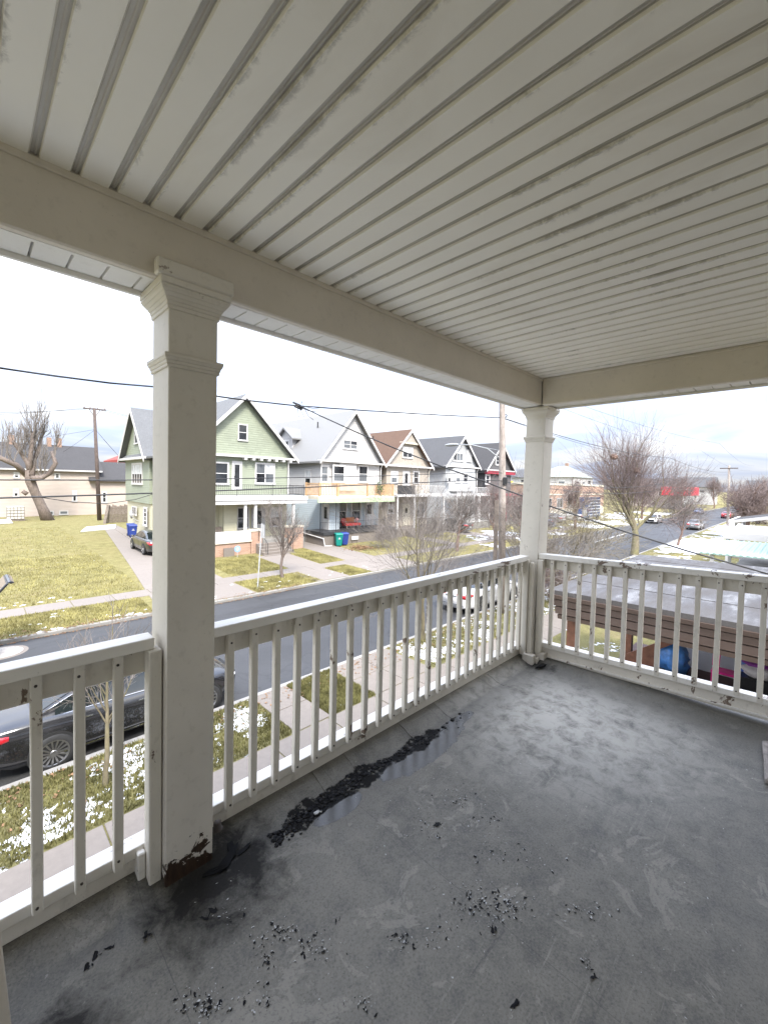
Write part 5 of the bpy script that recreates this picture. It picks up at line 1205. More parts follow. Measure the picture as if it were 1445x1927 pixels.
MB().hexa([gate_pt(.10, .10, -.012), gate_pt(.62, .10, -.012), gate_pt(.62, .9, -.012), gate_pt(.10, .9, -.012), gate_pt(.10, .10, .0), gate_pt(.62, .10, .0), gate_pt(.62, .9, .0), gate_pt(.10, .9, .0)]).build('pane', 'car_glass', hg)
for v in (.05, .95): MB().tube([gate_pt(.5, v, -.05), (.3, 17.05+1.6*v, 1.25)], .012, 6).build('gas_strut', 'under', hg)
# far small cars
cars = [(74, 11.1, 0, 0, 'paint_silver', 'silver car parked beyond the big bare tree'), (86, 17.9, 0, R(180), 'paint_white', 'white car on the opposite side near the red canopy'), (112, 11.2, 0, 0, 'paint_carred', 'small red car far down the street'), (128, 17.8, 0, R(180), 'paint_blue', 'blue car far down the street'), (96, 4.0, .25, R(60), 'paint_white', 'white car pulled up on the verge near the far pole'), (150, 12, 0, 0, 'paint_silver', 'tiny silver car at the road end'), (64, 25.5, .3, R(80), 'paint_silver', 'snowy silver car on the lot before the brick store'), (72, 25.5, .3, R(95), 'paint_white', 'white car on the lot before the brick store'), (58, 24.2, .2, R(100), 'paint_blue', 'blue car parked beside the dark grey house')]
for x, y, z, rz, mt, lb_ in cars: more(s2, x, y, z, rz, mt, lb_, 'cars far down the street')
# ------------------------------------------------------------------ bare trees
def mat_bark(name, c, g=None):
    m, nt, b = newmat(name); v = pos(nt, 1, 1, .35); n1 = nse(nt, v, 9, 6, .7); n2 = nse(nt, pos(nt), 1.7, 4)
    a = ramp(nt, n1, .3, .7, tuple(x*.55 for x in c), tuple(x*1.35 for x in c))
    if g: a = mixc(nt, mth(nt, 'MULTIPLY', ramp(nt, n2, .45, .7), .6), a, g)
    nt.links.new(a, b.inputs['Base Color']); b.inputs['Roughness'].default_value = .9; bump(nt, b, n1, .6, .02)
mat_bark('bark_grey', (.17, .135, .115)); mat_bark('bark_olive', (.16, .135, .085), (.19, .18, .08)); mat_bark('twig_grey', (.185, .162, .145)); mat_bark('twig_red', (.20, .152, .138)); mat_bark('bark_brown', (.20, .13, .10)); mat_bark('twig_olive', (.20, .17, .12))
def grow(wood, twig, p, d, length, rad, lvl, rng, cfg, depth=0):
    n = cfg.get('seg', 5) if lvl > 0 else 3
    pts = [Vector(p)]; rads = [rad]; dd = Vector(d).normalized(); st = length/n
    tip = cfg['taper'] if lvl > 0 else .35
    for i in range(n):
        j = cfg['jit']*(1 if lvl > 0 else 1.2)
        dd = (dd + Vector((rng.uniform(-j, j), rng.uniform(-j, j), rng.uniform(-j, j))) + Vector((0, 0, cfg['up']*(1 if depth else .2)))).normalized()
        pts.append(pts[-1]+dd*st); rads.append(rad*(1-(1-tip)*(i+1)/n))
    (wood if rad > cfg['split'] else twig).tube(pts, rads, 7 if rad > .08 else (5 if rad > .025 else 3), cap=lvl == 0)
    if lvl == 0: return
    k = cfg['kids'][min(depth, len(cfg['kids'])-1)]
    for i in range(k):
        t = cfg['start'] + (1-cfg['start'])*(i+rng.random())/k if depth else cfg['fork'] + (1-cfg['fork'])*(i+rng.random()*.6)/k
        f = min(t, .999)*n; a = int(f); q = pts[a].lerp(pts[a+1], f-a); r0 = rads[a]+(rads[a+1]-rads[a])*(f-a)
        ax = (pts[a+1]-pts[a]).normalized(); o = ax.orthogonal().normalized(); o = Matrix.Rotation(rng.uniform(0, 6.283) if depth else (i*2.4+rng.uniform(-.4, .4)), 3, ax) @ o
        ang = rng.uniform(*cfg['ang']); nd = ax*math.cos(ang)+o*math.sin(ang)
        grow(wood, twig, q, nd, length*rng.uniform(*cfg['len']), max(r0*cfg['rr']*rng.uniform(.75, 1), cfg['rmin']), lvl-1, rng, cfg, depth+1)
    if cfg.get('lead', True): grow(wood, twig, pts[-1], dd, length*cfg['len'][1]*.9, max(rads[-1], cfg['rmin']), lvl-1, rng, cfg, depth+1)
BASE = dict(jit=.13, up=.10, taper=.55, kids=[4, 4, 4, 4], start=.25, fork=.55, ang=(.45, .95), len=(.55, .8), rr=.62, rmin=.004, split=.02, seg=5)
def tree(name, base, lvl, length, rad, seed, label, wood_m='bark_grey', twig_m='twig_grey', d=(0, 0, 1), cat='tree', group='bare trees', **kw):
    cfg = dict(BASE); cfg.update(kw); rng = random.Random(seed)
    t = thing(name, base, label, cat, group); w, tw = MB(), MB()
    grow(w, tw, Vector(base)-Vector((0, 0, .05)), Vector(d), length, rad, lvl, rng, cfg)
    if w.v: w.build('trunk', wood_m, t, smooth=True, recalc=False)
    if tw.v: tw.build('crown', twig_m, t, smooth=False, recalc=False)
    return t
p = on_z(199, 1478, .13); tree('young_tree', (p.x, p.y, .13), 4, 1.35, .055, 5, 'slim young bare tree on the near verge in front of the black sedan', 'bark_olive', 'twig_grey', kids=[5, 4, 3, 3], fork=.78, ang=(.35, .8), len=(.55, .75), rmin=.004, split=.012, up=.06)
p = on_z(795, 1203, .13); tree('verge_tree', (p.x, p.y, .13), 5, 2.05, .10, 12, 'spreading multi-stemmed bare tree on the near verge behind the long railing', 'bark_olive', 'twig_grey', kids=[6, 4, 4, 3, 3], fork=.55, ang=(.45, .95), len=(.62, .84), up=.05, rmin=.0038, split=.014)
p = on_z(532, 1088, .13); tree('street_tree', (p.x, p.y, .13), 5, 2.0, .10, 8, 'small rounded bare street tree on the far verge before the green house', 'bark_grey', 'twig_grey', kids=[7, 4, 3, 3, 2], fork=.55, ang=(.30, .70), len=(.52, .74), up=.06, rmin=.006, split=.02, jit=.17)
p = on_z(1193, 1043, .12); tree('big_street_tree', (p.x, p.y, .12), 6, 2.3, .34, 5, 'large bare street tree with wide crown and two bird nests on the right', 'bark_olive', 'twig_red', d=(.16, -.12, 1), kids=[4, 3, 3, 3, 3, 2], fork=.78, ang=(.34, .84), len=(.76, 1.02), rr=.62, up=.075, rmin=.008, jit=.19, split=.03, taper=.65, seg=4)
p = on_g(1278, 1012); tree('thin_tree', (50, 8.6, .12), 5, 2.2, .13, 22, 'thin brownish bare tree right of the big street tree', 'bark_brown', 'twig_grey', kids=[6, 4, 4, 3], fork=.6, ang=(.5, 1.0), len=(.6, .8), rmin=.010, split=.03, up=.03)
tree('spreading_tree', (23.2, 8.9, .13), 5, 1.7, .07, 31, 'low spreading bare tree just right of the corner column', 'bark_olive', 'twig_olive', kids=[7, 4, 4, 3], fork=.3, ang=(.5, 1.1), len=(.62, .9), rmin=.007, split=.016, up=.03)
tree('red_twig_shrub', (20.2, 8.6, .13), 4, .8, .03, 37, 'reddish twiggy shrub at the foot of the corner tree', 'twig_red', 'twig_red', cat='shrub', kids=[9, 5, 4], fork=.05, ang=(.4, 1.0), len=(.6, .9), rmin=.006, up=.05)
tree('pole_tree', (17.6, 8.4, .13), 5, 2.2, .06, 44, 'leaning bare sapling growing beside the near utility pole', 'bark_olive', 'twig_grey', kids=[6, 4, 4, 3], fork=.35, ang=(.4, 1.0), len=(.6, .85), rmin=.006, split=.014, up=.04)
tree('bushy_tree', (29.5, 20.6, .13), 5, 2.2, .16, 51, 'bushy dark bare tree on the far verge before the pale grey house', 'bark_brown', 'twig_grey', kids=[6, 5, 4, 3], fork=.6, ang=(.5, 1.0), len=(.55, .75), rmin=.008, split=.03, up=.05)
tree('twiggy_tree', (36.5, 21.0, .13), 5, 2.4, .16, 53, 'bare tree with dense twigs left of the utility pole before the dark grey house', 'bark_brown', 'twig_red', kids=[6, 5, 4, 3], fork=.5, ang=(.45, .95), len=(.55, .78), rmin=.009, split=.03, up=.05)
tree('bare_shrub', (25.0, 25.0, .25), 4, .9, .04, 61, 'low twiggy shrub in the yard of the white house', 'twig_grey', 'twig_grey', cat='shrub', kids=[9, 6, 4], fork=.05, ang=(.4, 1.1), len=(.6, .9), rmin=.007, up=.05)
tree('bare_hedge', (34.8, 26.8, .3), 4, .9, .04, 63, 'tangled bare hedge in front of the beige house porch', 'twig_grey', 'twig_grey', cat='shrub', kids=[10, 6, 4], fork=.05, ang=(.4, 1.2), len=(.6, .9), rmin=.007, up=.04)
tree('slim_tree', (44, 22.0, .14), 5, 2.0, .14, 67, 'bare tree on the snowy corner lot left of the big tree', 'bark_brown', 'twig_red', kids=[6, 4, 4, 3], fork=.5, ang=(.45, 1.0), len=(.58, .8), rmin=.011, split=.03)
for i, (x, y, L_, s_) in enumerate(((58, 21.5, 2.6, 71), (88, 20.8, 3.0, 73), (118, 20, 3.4, 75), (100, 7.0, 3.0, 77), (140, 6.5, 3.6, 79), (170, 20, 4.0, 81))):
    tree('bare_tree', (x, y, .15), 4, L_, .22, s_, ('bare tree beside the brick store', 'bare tree standing before the red canopy', 'bare tree beyond the red canopy on the far side', 'bare tree on our side beyond the last porch roof', 'bare tree far down our side of the street', 'misty bare tree at the far road end')[i], 'bark_brown', 'twig_red', kids=[6, 5, 5, 4], fork=.55, ang=(.45, 1.0), len=(.6, .82), rmin=.022, split=.05)
p = on_x(1405, 960, 66); tree('pollard_tree', (66, 4.6, .2), 5, 2.4, .42, 83, 'brown flat-topped pollard tree near the right edge', 'bark_brown', 'twig_red', kids=[7, 5, 4, 4], fork=.8, ang=(.7, 1.25), len=(.6, .85), rmin=.016, split=.06, up=.06)
tree('overhanging_tree', (33.5, -1.6, .2), 5, 4.6, .26, 87, 'bare tree at the right edge whose branches reach into the sky', 'bark_grey', 'twig_grey', kids=[6, 4, 4, 3], fork=.6, ang=(.5, 1.0), len=(.55, .75), rmin=.010, split=.03)
# old leaning stump tree at the back of the empty lot
p = on_g(86, 979); bx, by = p.x, p.y; bz = gz(by)
t = thing('old_stump_tree', (bx, by, bz), 'old thick leaning tree with lopped limbs and dense shoots behind the lawn', 'tree', 'bare trees'); w, tw = MB(), MB()
q = lambda x, y: on_y(x, y, by)
w.tube([q(92, 982), q(80, 955), q(66, 925), q(58, 905), q(55, 885)], [.62, .46, .42, .46, .36], 9)
rng = random.Random(91)
limbs = [([(58, 900), (75, 900), (95, 890), (104, 872), (100, 850)], .34), ([(56, 898), (30, 875), (0, 862), (-20, 850)], .30), ([(58, 895), (52, 870), (40, 850), (25, 830)], .26), ([(60, 895), (66, 865), (75, 842), (80, 822)], .26), ([(57, 890), (58, 862), (60, 838), (62, 815)], .26)]
for path, r0 in limbs:
    pts = [q(*a) + Vector((0, rng.uniform(-.8, .8), 0)) for a in path]; w.tube(pts, [r0*(1-.12*i) for i in range(len(pts))], 6)
    cfg = dict(BASE); cfg.update(kids=[5, 4, 3], fork=.2, ang=(.25, .75), len=(.55, .85), rmin=.022, split=.08, up=.12, jit=.10)
    for k in range(8):
        f = .25+.75*rng.random(); i = min(int(f*(len(pts)-1)), len(pts)-2); a = pts[i].lerp(pts[i+1], f*(len(pts)-1)-i)
        grow(w, tw, a, Vector((rng.uniform(-.7, .6), rng.uniform(-.5, .5), 1)), rng.uniform(1.1, 2.3), .06, 2, rng, cfg, 1)
w.tube([q(52, 930), q(43, 924)], [.22, .2], 7)
w.build('trunk', 'bark_grey', t, smooth=True, recalc=False); tw.build('crown', 'twig_grey', t, recalc=False)
# nests
for x, y, lb_ in ((1155, 860, 'left bird nest high in the big street tree'), (1197, 886, 'right bird nest lower in the big street tree')):
    c = on_y(x, y, 10.2); nm = MB(); rr_ = random.Random(x)
    for k in range(120):
        a = rr_.uniform(0, 6.28); r = rr_.uniform(.05, .34); z = rr_.uniform(-.22, .2); b0 = Vector((c.x+r*math.cos(a), c.y+r*math.sin(a), c.z+z)); a2 = a+rr_.uniform(.5, 1.6)
        nm.tube([b0, (c.x+r*math.cos(a2), c.y+r*math.sin(a2), c.z+z+rr_.uniform(-.1, .1))], .014, 3)
    nm.blob(c, (.27, .27, .18), 2, .2, 2); tag(nm.build('bird_nest', 'bark_brown', recalc=False), lb_, 'nest', 'bird nests')
# ------------------------------------------------------------------ poles and wires
mat_bark('pole_pale', (.36, .31, .275)); mat_bark('pole_dark', (.10, .075, .065)); simple('wire', (.015, .015, .016), .5, .1, 3); simple('lamp_grey', (.30, .31, .31), .4, .05, 3); simple('insulator', (.25, .20, .17), .4, .1, 4)
ut = Vector((16.17, 9.2, 0))
up_ = thing('utility_pole', (16.45, 9.2, .13), 'tall pale wooden utility pole with street lamp arm behind the railing', 'pole')
MB().tube([(16.62, 9.2, .1), (16.45, 9.2, 5), (16.17, 9.2, 9.2), (16.1, 9.2, 10.6)], [.165, .15, .125, .12], 14).build('shaft', 'pole_pale', up_, smooth=True)
MB().tube([(16.27, 9.3, 6.9), (16.29, 9.9, 7.35), (16.3, 10.7, 7.55), (16.3, 11.5, 7.62)], .028, 8).build('lamp_arm', 'lamp_grey', up_, smooth=True); MB().tube([(16.27, 9.3, 7.25), (16.3, 10.6, 7.52)], .012, 5).build('brace', 'lamp_grey', up_)
o = MB().blob((16.3, 11.85, 7.62), (.12, .42, .075), 1, .05, 3).build('lamp_head', 'lamp_grey', up_, smooth=True)
MB().box(16.2, 16.5, 9.02, 9.08, 5.75, 6.1).build('cable_box', 'wire', up_, bevel=.02)
MB().tube([(16.22, 9.05, 8.62), (16.22, 8.98, 8.70), (16.22, 9.05, 8.78)], .02, 6).build('clamp', 'iron', up_)
m = MB(); m.box(15.95, 16.02, 9.12, 9.28, 2.2, 5.1); m.build('conduit', 'wood_old', up_)
def wire(pts, r, label, twist=False, sag=None):
    t_ = MB(); P_ = []
    for a, b_ in zip(pts, pts[1:]):
        a, b_ = Vector(a), Vector(b_); n = max(2, int((b_-a).length/.6)); sg = (sag if sag is not None else .012*(b_-a).length)
        for k in range(n): f = k/n; c = a.lerp(b_, f); c.z -= 4*sg*f*(1-f); P_.append(c)
    P_.append(Vector(pts[-1]))
    if twist:
        for ph in (0, 2.1, 4.2): t_.tube([c+Vector((0, math.cos(i*1.1+ph), math.sin(i*1.1+ph)))*r*.75 for i, c in enumerate(P_)], r*.62, 4)
    else: t_.tube(P_, r, 5)
    o = t_.build('overhead_wire', 'wire', recalc=False); return tag(o, label, 'wire', 'overhead wires')
w0 = on_y(0, 692, 9.2); w1 = on_y(290, 728, 9.2); w2_ = on_y(565, 764, 9.2); w3 = on_y(940, 786, 9.2)
wire([(-30, 9.2, 8.8), w0, w1, w2_, w3], .014, 'thick twisted power line highest above the street', True, sag=.03)
wire([(16.2, 9.25, 8.66), (45, 8.6, 8.6), (90, 8.6, 9.0)], .014, 'power line running from the pale pole to the big tree', True)
wire([(16.2, 9.15, 8.60), (45, 8.4, 8.2), (90, 8.4, 8.6)], .011, 'second line running from the pale pole past the nests')
wire([(16.2, 9.2, 10.4), (48, 5.5, 10.0), (110, 7, 11)], .008, 'thin high wire crossing the sky right of the corner column')
wire([(16.2, 9.3, 10.1), (48, 6.8, 9.4), (110, 7.4, 10)], .008, 'lower of the thin high wires right of the corner column')
def yw(x, y): return on_y(x, y, 9.15)
wire([yw(-300, 903), yw(0, 903), yw(285, 903), yw(700, 896), yw(925, 888), (16.35, 9.15, 6.28)], .011, 'upper of the two black cables crossing before the houses', sag=.004)
wire([yw(-300, 944), yw(0, 937), yw(285, 928), yw(700, 912), yw(905, 903), (16.4, 9.15, 5.94)], .015, 'lower thicker black cable crossing before the houses', sag=.004)
wire([yw(60, 933), yw(130, 944), yw(200, 948), yw(255, 940), yw(300, 926)], .007, 'slack thin cable looping below the thicker cable', sag=.0)
wire([(16.4, 9.1, 6.2), (45, 8.6, 6.4), (90, 8.6, 7)], .014, 'cable leaving the pale pole to the right', sag=.5)
wire([(16.4, 9.1, 5.9), (45, 8.6, 5.9), (90, 8.6, 6.6)], .016, 'lower cable leaving the pale pole to the right', sag=.5)

e1 = on_x(1445, 1080, 9.6); e0 = Vector(w2_)
wire([e0+Vector((0, -.05, -.02)), e0.lerp(e1, .5)+Vector((0, 0, -.20)), e1, (10.2, -3.0, 4.6)], .012, 'service drop slanting from the street line over the felt roof', True, sag=.08)
sp = thing('line_splice', tuple(w2_), 'black splice with loose wire ends on the street line', 'splice')
sv = Vector(w2_)
for k, (dx, dz) in enumerate(((-.10, .03), (-.02, -.02), (-.06, -.06))): MB().tube([sv+Vector((dx-.11, 0, dz+.03)), sv+Vector((dx+.11, 0, dz-.02))], .026, 8).build('sleeve', 'wire', sp, smooth=True)
rl = random.Random(7)
for k in range(6):
    a = sv+Vector((rl.uniform(-.1, .2), 0, rl.uniform(-.05, .1))); b_ = sv+Vector((rl.uniform(-.05, .7), rl.uniform(-.1, .1), rl.uniform(-.35, .12))); c = (a+b_)/2+Vector((0, 0, rl.uniform(-.12, .12)))
    MB().tube([a, c, b_], .007, 4).build('loose_end', 'wire', sp)
# back-lot pole
p = on_g(188, 979); top = on_y(178, 768, p.y)
bp_ = thing('utility_pole', (p.x, p.y, gz(p.y)), 'dark wooden utility pole with crossarm behind the empty lot', 'pole')
MB().tube([(p.x, p.y, .8), tuple(top)], [.22, .14], 10).build('shaft', 'pole_dark', bp_, smooth=True)
c0 = on_y(157, 768, p.y); c1 = on_y(200, 772, p.y); MB().bar(c0, c1, .11, .13).build('crossarm', 'pole_dark', bp_)
for f in (.05, .3, .62, .95): c = c0.lerp(c1, f); MB().lathe([(.05, 0), (.06, .1), (.03, .2), (0, .22)], (c.x, c.y, c.z+.06), 8).build('insulator', 'insulator', bp_)
MB().bar(c0.lerp(c1, .25), top+Vector((.05, 0, -1.0)), .05, .05).build('brace', 'pole_dark', bp_); MB().bar(c0.lerp(c1, .75), top+Vector((.05, 0, -1.0)), .05, .05).build('brace', 'pole_dark', bp_)
for k, (a, b_) in enumerate(((c0, on_y(-60, 782, p.y+3)), (c0.lerp(c1, .3), on_y(-60, 776, p.y+8)), (c1, (30, p.y+14, 13.6)), (c0.lerp(c1, .6), (30, p.y+12, 13.2)))):
    wire([tuple(a), tuple(b_)], .018, ('wire from the crossarm to the left edge', 'second wire from the crossarm to the left edge', 'wire from the crossarm towards the green house roof', 'second wire from the crossarm towards the green house roof')[k])
mid_ = on_y(180, 808, p.y)
for k, e_ in enumerate((on_y(120, 850, p.y+6), on_y(20, 830, p.y+4), (11.0, 46, 7.0), on_y(245, 880, p.y+4))): wire([tuple(mid_), tuple(e_)], .014, ('house wire from the dark pole to the cream house roof', 'house wire from the dark pole leftwards', 'house wire from the dark pole to the green side gable', 'slack house wire from the dark pole to the back wing')[k])
# ------------------------------------------------------------------ small things across the street
simple('bin_blue', (.02, .045, .22), .45, .15, 6); simple('bin_teal', (.0, .20, .16), .45, .15, 6); simple('sign_post_metal', (.50, .51, .52), .4, .1, 6, metal=.3); simple('sign_blue', (.25, .42, .72), .4, .1, 6); simple('dead_leaves', (.20, .115, .06), .9, .45, 7, .6); simple('tote_white', (.55, .54, .50), .5, .15, 5)
def make_bin(mat, label, emblem=True):
    t = thing('wheeled_bin', (0, 0, 0), label, 'bin', 'wheeled rubbish bins')
    MB().hexa([(-.22, -.25, .06), (.22, -.25, .06), (.22, .25, .06), (-.22, .25, .06), (-.30, -.34, 1.0), (.30, -.34, 1.0), (.30, .34, 1.0), (-.30, .34, 1.0)]).build('body', mat, t, bevel=.03, seg=2)
    MB().hexa([(-.32, -.37, 1.0), (.32, -.37, 1.0), (.32, .38, 1.0), (-.32, .38, 1.0), (-.28, -.30, 1.09), (.28, -.30, 1.09), (.30, .36, 1.09), (-.30, .36, 1.09)]).build('lid', mat, t, bevel=.03, seg=2)
    MB().box(-.31, .31, -.36, -.335, .93, .995).build('rim_lip', mat, t); MB().tube([(-.25, .42, .98), (.25, .42, .98)], .02, 6).build('handle', mat, t)
    for s in (-1, 1): MB().lathe([(0, -.03), (.11, -.03), (.13, 0), (.11, .03), (0, .03)], (s*.24, .24, .13), 14, 'x').build('wheel', 'tyre', t, smooth=True)
    if emblem:
        m = MB(); zc_ = .72; yf = -.315
        m.prism([(-.02, .76), (.02, .76), (.05, .70), (-.05, .70)], 'y', yf-.012, yf+.02); m.box(-.10, .10, yf-.006, yf+.03, .62, .665); m.build('emblem', 'trim_white', t)
    return t
b1 = make_bin('bin_teal', 'teal wheeled bin standing by the white house porch'); p = on_g(637, 1028); put(b1, p.x, p.y, gz(p.y)+.02, R(-25))
b2 = make_bin('bin_blue', 'blue wheeled bin right beside the teal bin', False); put(b2, p.x+.75, p.y+.15, gz(p.y)+.02, R(-20))
b3 = make_bin('bin_blue', 'blue wheeled bin with white emblem at the end of the driveway'); p = on_g(251, 1012); put(b3, p.x, p.y, gz(p.y)+.03, R(-12))
b4 = make_bin('bin_blue', 'blue wheeled bin half hidden behind the emblem bin', False); put(b4, p.x+.1, p.y+1.1, gz(p.y)+.03, R(-8))
# street sign seen edge on, lawn sign, white board
p = on_g(485, 1106); sg_ = thing('street_sign', (p.x, p.y, .13), 'thin leaning metal sign post seen edge on at the far kerb', 'sign')
tp_ = on_y(493, 985, p.y); MB().tube([(p.x, p.y, .1), tuple(tp_)], .032, 8).build('post', 'sign_post_metal', sg_); MB().box(tp_.x-.02, tp_.x+.02, p.y-.25, p.y-.035, tp_.z-.75, tp_.z-.05).build('sign_plate', 'sign_post_metal', sg_)
p = on_g(447, 1050); ls = thing('lawn_sign', (p.x, p.y, gz(p.y)), 'small round blue and white yard sign on a stake before the brick base', 'sign')
MB().tube([(p.x, p.y, gz(p.y)-.02), (p.x, p.y, gz(p.y)+.5)], .015, 6).build('stake', 'trim_white', ls); MB().lathe([(0, -.02), (.20, -.02), (.23, -.015), (.23, .015), (0, .02)], (p.x, p.y, gz(p.y)+.62), 8, 'y').build('disc', 'sign_blue', ls); MB().lathe([(0, -.03), (.12, -.028), (.12, -.02)], (p.x, p.y, gz(p.y)+.62), 8, 'y').build('print', 'trim_white', ls)
p = on_g(668, 1022); wb = thing('yard_board', (p.x, p.y, .3), 'small blank white board staked beside the bins', 'sign'); MB().box(p.x-.4, p.x+.4, p.y-.015, p.y+.015, gz(p.y)+.3, gz(p.y)+.62).build('board', 'trim_white', wb); [MB().box(p.x+s*.3-.015, p.x+s*.3+.015, p.y+.016, p.y+.04, gz(p.y)-.02, gz(p.y)+.5).build('stake', 'wood_old', wb) for s in (-1, 1)]
lv = MB(); rl = random.Random(3); p = on_g(680, 1032)
for k in range(700):
    x, y = p.x+rl.gauss(0, .8), p.y+rl.gauss(0, .55); r = rl.uniform(.03, .07); z = gz(y)+.02+max(0, .22-.2*abs(x-p.x))*rl.random(); a = rl.uniform(0, 6.28); i = len(lv.v)
    lv.v += [(x+r*math.cos(a+t*1.57), y+r*math.sin(a+t*1.57), z+rl.uniform(-.02, .04)) for t in range(4)]; lv.f.append((i, i+1, i+2, i+3))
o = lv.build('leaf_litter', 'dead_leaves', recalc=False); stuff(o); tag(o, 'heap of brown dead leaves beside the bins', 'leaves')
# bench and bicycle on the white house porch
bn = thing('porch_sofa', (25.4, FY-.9, 1.55), 'rust and red covered sofa on the white house porch', 'sofa')
MB().box(24.5, 26.3, FY-1.2, FY-.5, 1.75, 2.0).build('seat', 'red_cloth', bn, bevel=.04); MB().box(24.9, 26.0, FY-.62, FY-.42, 2.0, 2.5).build('backrest', 'rust_cloth', bn, bevel=.05); MB().box(24.4, 24.9, FY-.62, FY-.42, 2.0, 2.45).build('backrest', 'red_cloth', bn, bevel=.05); MB().blob((26.2, FY-.7, 2.25), (.22, .12, .2), 2, .2, 2).build('pillow', 'pink', bn, smooth=True)
for x in (24.6, 26.2):
    for y in (-1.15, -.55): MB().box(x-.04, x+.04, FY+y-.04, FY+y+.04, 1.55, 1.75).build('leg', 'wood_old', bn)
bi = thing('bicycle', (29.3, PY+.6, 1.55), 'bicycle leaning at the right end of the white house porch', 'bicycle')
for x in (28.75, 29.85):
    wl2 = MB().lathe([(.30, -.02), (.335, -.02), (.345, 0), (.335, .02), (.30, .02)], (x, PY+.6, 1.90), 22, 'y').build('wheel', 'tyre', bi, smooth=True)
    m = MB()
    for k in range(8): a = k*math.pi/4; m.tube([(x, PY+.6, 1.90), (x+.31*math.cos(a), PY+.6, 1.90+.31*math.sin(a))], .006, 3)
    m.build('spokes', 'chrome', wl2)
m = MB()
for a, b_ in (((28.75, 1.90), (29.0, 2.40)), ((29.0, 2.40), (29.25, 1.88)), ((29.25, 1.88), (28.75, 1.90)), ((29.0, 2.35), (29.62, 2.38)), ((29.25, 1.88), (29.62, 2.36)), ((29.85, 1.90), (29.58, 2.52))): m.tube([(a[0], PY+.6, a[1]), (b_[0], PY+.6, b_[1])], .025, 5)
m.build('frame', 'iron', bi); MB().blob((28.98, PY+.6, 2.46), (.13, .07, .04), 1, .1, 2).build('saddle', 'iron', bi); MB().tube([(29.55, PY+.35, 2.55), (29.58, PY+.6, 2.56), (29.55, PY+.85, 2.55)], .018, 5).build('handlebar', 'iron', bi)
pl = thing('balcony_plant', (27.3, PY-.05, 4.56), 'green potted plant hanging on the wood balcony rail', 'plant')
simple('leaf_green', (.05, .11, .03), .7, .4, 8); m = MB(); rl = random.Random(8)
for k in range(260):
    c = Vector((27.3+rl.gauss(0, .22), PY-.35+rl.gauss(0, .16), 5.25+rl.gauss(0, .28))); a = rl.uniform(0, 6.28); i = len(m.v); r = .07
    m.v += [tuple(c+Vector((r*math.cos(a), r*math.sin(a), 0))), tuple(c+Vector((-r*.4*math.sin(a), r*.4*math.cos(a), .05))), tuple(c+Vector((-r*math.cos(a), -r*math.sin(a), -.04)))]; m.f.append((i, i+1, i+2))
m.build('foliage', 'leaf_green', pl, recalc=False); MB().lathe([(.10, 0), (.16, .28), (.15, .28), (.09, .02)], (27.3, PY-.35, 4.8), 12).build('pot', 'chimney_brick', pl)
# empty lot clutter
p0, p1 = on_g(152, 1002), on_g(206, 990)
tag(MB().hexa([(p0.x, p0.y, gz(p0.y)+.02), (p1.x, p0.y+1.2, gz(p0.y)+.02), (p1.x+.6, p1.y, gz(p1.y)+.05), (p0.x+.9, p1.y-.8, gz(p1.y)+.02), (p0.x, p0.y, gz(p0.y)+.10), (p1.x, p0.y+1.2, gz(p0.y)+.10), (p1.x+.6, p1.y, gz(p1.y)+.16), (p0.x+.9, p1.y-.8, gz(p1.y)+.12)]).build('fallen_panel', 'tote_white'), 'weathered pale panel lying flat on the lawn before the dark pole', 'panel')
fn = thing('board_fence', (13, 54, 1), 'weathered grey board fence at the end of the driveway', 'fence')
a, b_ = on_g(201, 984), on_g(247, 984); nb_ = 18; fy_ = 51.5
fa, fb_ = on_y(201, 950, fy_).x, on_y(250, 950, fy_).x; zt_ = on_y(220, 951, fy_).z
for k in range(nb_):
    x = fa+(fb_-fa)*k/nb_; w_ = (fb_-fa)/nb_-.02; MB().box(x, x+w_, fy_, fy_+.03, gz(fy_)-.1, zt_+random.uniform(-.12, .1)).build('board', 'wood_old', fn)
for z in (1.4, zt_-.4): MB().box(fa, fb_, fy_+.032, fy_+.09, z, z+.1).build('cross_rail', 'wood_old', fn)
MB().bar((fa-.3, fy_-.6, .95), (fa+.15, fy_-.1, zt_+.1), .28, .1).build('loose_board', 'wood_old', fn)
p = on_g(16, 981); tt = thing('caged_tote', (p.x, p.y, gz(p.y)), 'caged liquid tote standing by the old stump tree', 'tote')
x0 = p.x; z0_ = gz(p.y)
MB().box(x0-.1, x0+1.3, p.y, p.y+1.2, z0_+.15, z0_+1.5).build('tank', 'tote_white', tt, bevel=.08, seg=2); m = MB()
for k in range(6): m.box(x0-.12+k*.28, x0-.09+k*.28, p.y-.04, p.y-.01, z0_+.1, z0_+1.5)
for k in range(5): m.box(x0-.13, x0+1.33, p.y-.045, p.y-.015, z0_+.2+k*.3, z0_+.23+k*.3)
m.build('cage', 'wood_old', tt); MB().box(x0-.15, x0+1.35, p.y-.05, p.y+1.25, z0_, z0_+.14).build('pallet', 'wood_old', tt)
p = on_g(8, 986); jk = thing('white_tub', (p.x, p.y, gz(p.y)), 'upturned white tub at the far left edge of the lawn', 'tub'); MB().hexa([(p.x-.9, p.y-.3, z0_), (p.x+.7, p.y-.3, z0_), (p.x+.7, p.y+.4, z0_), (p.x-.9, p.y+.4, z0_), (p.x-.7, p.y-.2, z0_+.45), (p.x+.5, p.y-.2, z0_+.45), (p.x+.5, p.y+.3, z0_+.45), (p.x-.7, p.y+.3, z0_+.45)]).build('shell', 'tote_white', jk, bevel=.1, seg=3)
